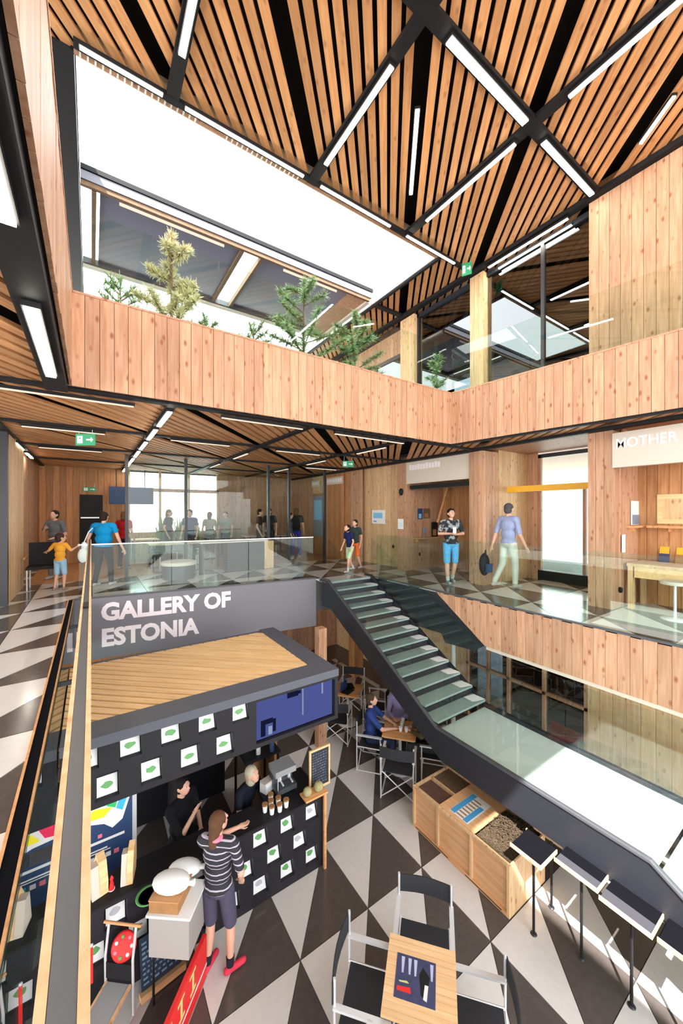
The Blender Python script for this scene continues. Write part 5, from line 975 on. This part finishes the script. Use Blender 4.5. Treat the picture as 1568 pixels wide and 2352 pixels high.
cr_ = [(2.55,12.2,(0.03,0.05,0.14),'dark'),(3.25,12.6,(0.35,0.32,0.28),'beige'),(4.75,12.0,(0.05,0.02,0.02),'maroon'),(5.25,12.3,(0.03,0.03,0.035),'black'),(5.55,11.3,(0.10,0.10,0.12),'grey'),(5.95,11.6,(0.02,0.02,0.025),'black hooded'),(3.9,13.0,(0.30,0.28,0.25),'sand'),(2.05,12.9,(0.05,0.06,0.08),'slate')]
dsc = ['visitor in dark navy behind the glass by the post','visitor in beige further inside behind the glass','visitor in maroon behind the two close glass posts','visitor in black between the two close glass posts','visitor in grey left of the one with blue trousers','visitor in black with bright blue trousers behind the glass','visitor in sand coloured shirt deep in the back room','visitor in slate near the bright back window']
for i, (x, y, c, nm) in enumerate(cr_):
    person(dsc[i], (x,y,Z1), [BCK,FWD,RGT,BCK,RGT,FWD,BCK,RGT][i], [1.7,1.62,1.72,1.75,1.6,1.76,1.64,1.7][i], top=c, bottom=((0.02,0.04,0.35) if i == 5 else (0.03,0.03,0.04)), hair=[(0.03,0.02,0.02),(0.2,0.1,0.05)][i % 2], vox=0.015, style=['short','bob'][i % 2])
person('man in navy shirt sitting at the stair table, arm on the table', (4.40,5.50,0), (0.64,-0.66), 1.72, top=(0.03,0.06,0.24), bottom=(0.02,0.03,0.07), hair=(0.08,0.05,0.03), seat=0.50, vox=0.0105, hp=-.2, sleeve=.8, pose=dict(lel=(-.12,.14,.47), lwr=(-.03,.25,.46), rel=(.13,.14,.47), rwr=(.07,.25,.46)))
person('visitor in lilac shirt sitting at the far side of the stair table', (5.22,5.58,0), (-0.75,-0.66), 1.66, top=(0.36,0.32,0.58), bottom=(0.05,0.05,0.06), hair=(0.25,0.18,0.12), seat=0.50, vox=0.0115, sleeve=1.9, pose=dict(lel=(-.12,.12,.47), lwr=(-.04,.23,.47), rel=(.12,.12,.47), rwr=(.05,.23,.47)))
person('visitor in olive jacket sitting right of the stair table in the shade', (5.15,4.62,0), (-0.65,0.75), 1.68, top=(0.10,0.085,0.04), bottom=(0.04,0.04,0.045), hair=(0.05,0.03,0.02), seat=0.50, vox=0.012, sleeve=1.9, pose=dict(lel=(-.12,.12,.47), lwr=(-.04,.23,.47), rel=(.12,.12,.47), rwr=(.05,.23,.47)))
dchair('director chair of the visitor in olive, right of the stair table', (5.17,4.60), (-0.65,0.75))
# ================================================================ furniture of the back gallery
def long_table(label, x0, x1, y, top='pine_pale', w_=0.8, z=0.74):
    t = thing('long_table', label, 'table', (x0, y, Z1)); L = x1-x0; MB().mm((0,-w_/2,z-0.03), (L,w_/2,z)).build('table_top', top, t)
    for x in (0.08, L-0.12):
        for yy in (-w_/2+0.06, w_/2-0.1): MB().mm((x,yy,0), (x+0.04,yy+0.04,z-0.031)).build('leg', 'steel', t)
    return t
long_table('pale long table just behind the glass front, left part', 1.25, 3.15, 11.2); long_table('second long table deeper in the back room', 1.0, 1.8, 13.3); long_table('pale high table between the glass posts at the right', 4.55, 6.2, 12.9, 'offwhite')
t = thing('reception_counter', 'dark grey reception counter with a slanted timber end before the glass', 'counter', (3.0, 9.85, Z1)); MB().mm((0,0,0), (1.05,0.4,0.78)).build('counter_body', 'board_grey', t); MB().mm((-0.7,-0.03,0.7805), (1.15,0.45,0.81)).build('counter_top', 'offwhite', t); MB().prism([(1.0505,0.0),(1.35,0.05),(1.35,0.45),(1.0505,0.4)], 0, 0.78).build('end_panel', 'pine_pale', t); MB().mm((-0.65,0.05,0), (-0.6,0.35,0.78)).build('leg', 'steel', t)
t = thing('round_bench', 'round dark bench with a pale cushion before the left glass post', 'bench', (1.75, 9.6, Z1)); MB().lathe([(.36,0),(.36,.33)], n=24).build('bench_body', 'steel_grey', t); MB().lathe([(.40,.331),(.41,.38),(.38,.41)], n=24).build('cushion', 'offwhite', t)
for i, (x, y) in enumerate(((1.5,11.75),(2.1,11.78),(2.7,11.8),(1.5,10.75),(2.4,10.72),(4.8,12.35),(5.5,12.3))):
    t = thing('stool', ['dark stool behind the front long table at its left end','dark stool behind the front long table, middle','dark stool behind the front long table, right end','dark stool before the front long table, left','dark stool before the front long table, right','dark stool at the high table, left one','dark stool at the high table, right one'][i], 'stool', (x,y,Z1)); MB().lathe([(.16,.43),(.17,.46),(.15,.48)], n=16).build('seat', 'black', t); MB().cone((0,0,.0101), (0,0,.43), .02, .02, 8).build('stem', 'chrome', t); MB().lathe([(.17,0),(.17,.01)], n=16).build('base', 'steel', t)
for i, x in enumerate((2.0,2.55,3.05,3.6)):
    t = thing('potted_plant', ['leftmost green plant before the back window','second green plant before the back window','third green plant before the back window','rightmost green plant before the back window'][i], 'plant', (x,13.85,Z1)); MB().lathe([(.13,0),(.17,.5),(.15,.5)], n=16).build('pot', 'steel_grey', t); f = MB(); q = random.Random(i)
    for k in range(150):
        a = q.uniform(0,6.28); b = q.uniform(.1,.9); c = Vector((math.cos(a)*.12*b, math.sin(a)*.12*b, .5)); e = c+Vector((math.cos(a)*.22*b, math.sin(a)*.22*b, q.uniform(.3,.95))); sd = Vector((-math.sin(a),math.cos(a),0))*.02; f.add([c-sd,c+sd,e+sd*.3,e-sd*.3], [(0,1,2,3)])
    f.build('foliage', 'leaf', t, kind='stuff')
t = thing('menu_screen', 'dark blue menu screen hanging left of the back window', 'screen', (0.95,13.6,5.05)); MB().mm((-0.5,0,0), (0.75,0.06,0.55)).build('screen_panel', 'navy', t)
for x in (-0.3,0.5): MB().cone((x,0.03,0.551), (x,0.03,1.12), .012, .012, 6).build('hanger', 'black', t)
t = thing('wood_bench', 'dark wheelchair-like seat with metal frame by the left wall', 'chair', (-0.85,9.95,Z1)); MB().mm((-.25,-.25,.42), (.25,.25,.47)).build('seat', 'black', t); MB().mm((-.25,.22,.4705), (.25,.27,.95)).build('backrest', 'black', t); MB().tube([(-.27,-.25,.66),(-.27,.3,.68)], .02).build('armrest', 'slat', t); MB().tube([(.27,-.25,.66),(.27,.3,.68)], .02).build('armrest', 'slat', t)
for x in (-.23,.23):
    for y in (-.23,.23): MB().cone((x,y,0), (x,y,.419), .015, .015, 8).build('leg', 'chrome', t)
poster('blue-grey hanging print in the far right shop window', (7.06,12.0,3.9), -math.pi/2, 0.7, 1.5, ['mountain',('sky_print',0.1,0.4,0.9,0.9)])
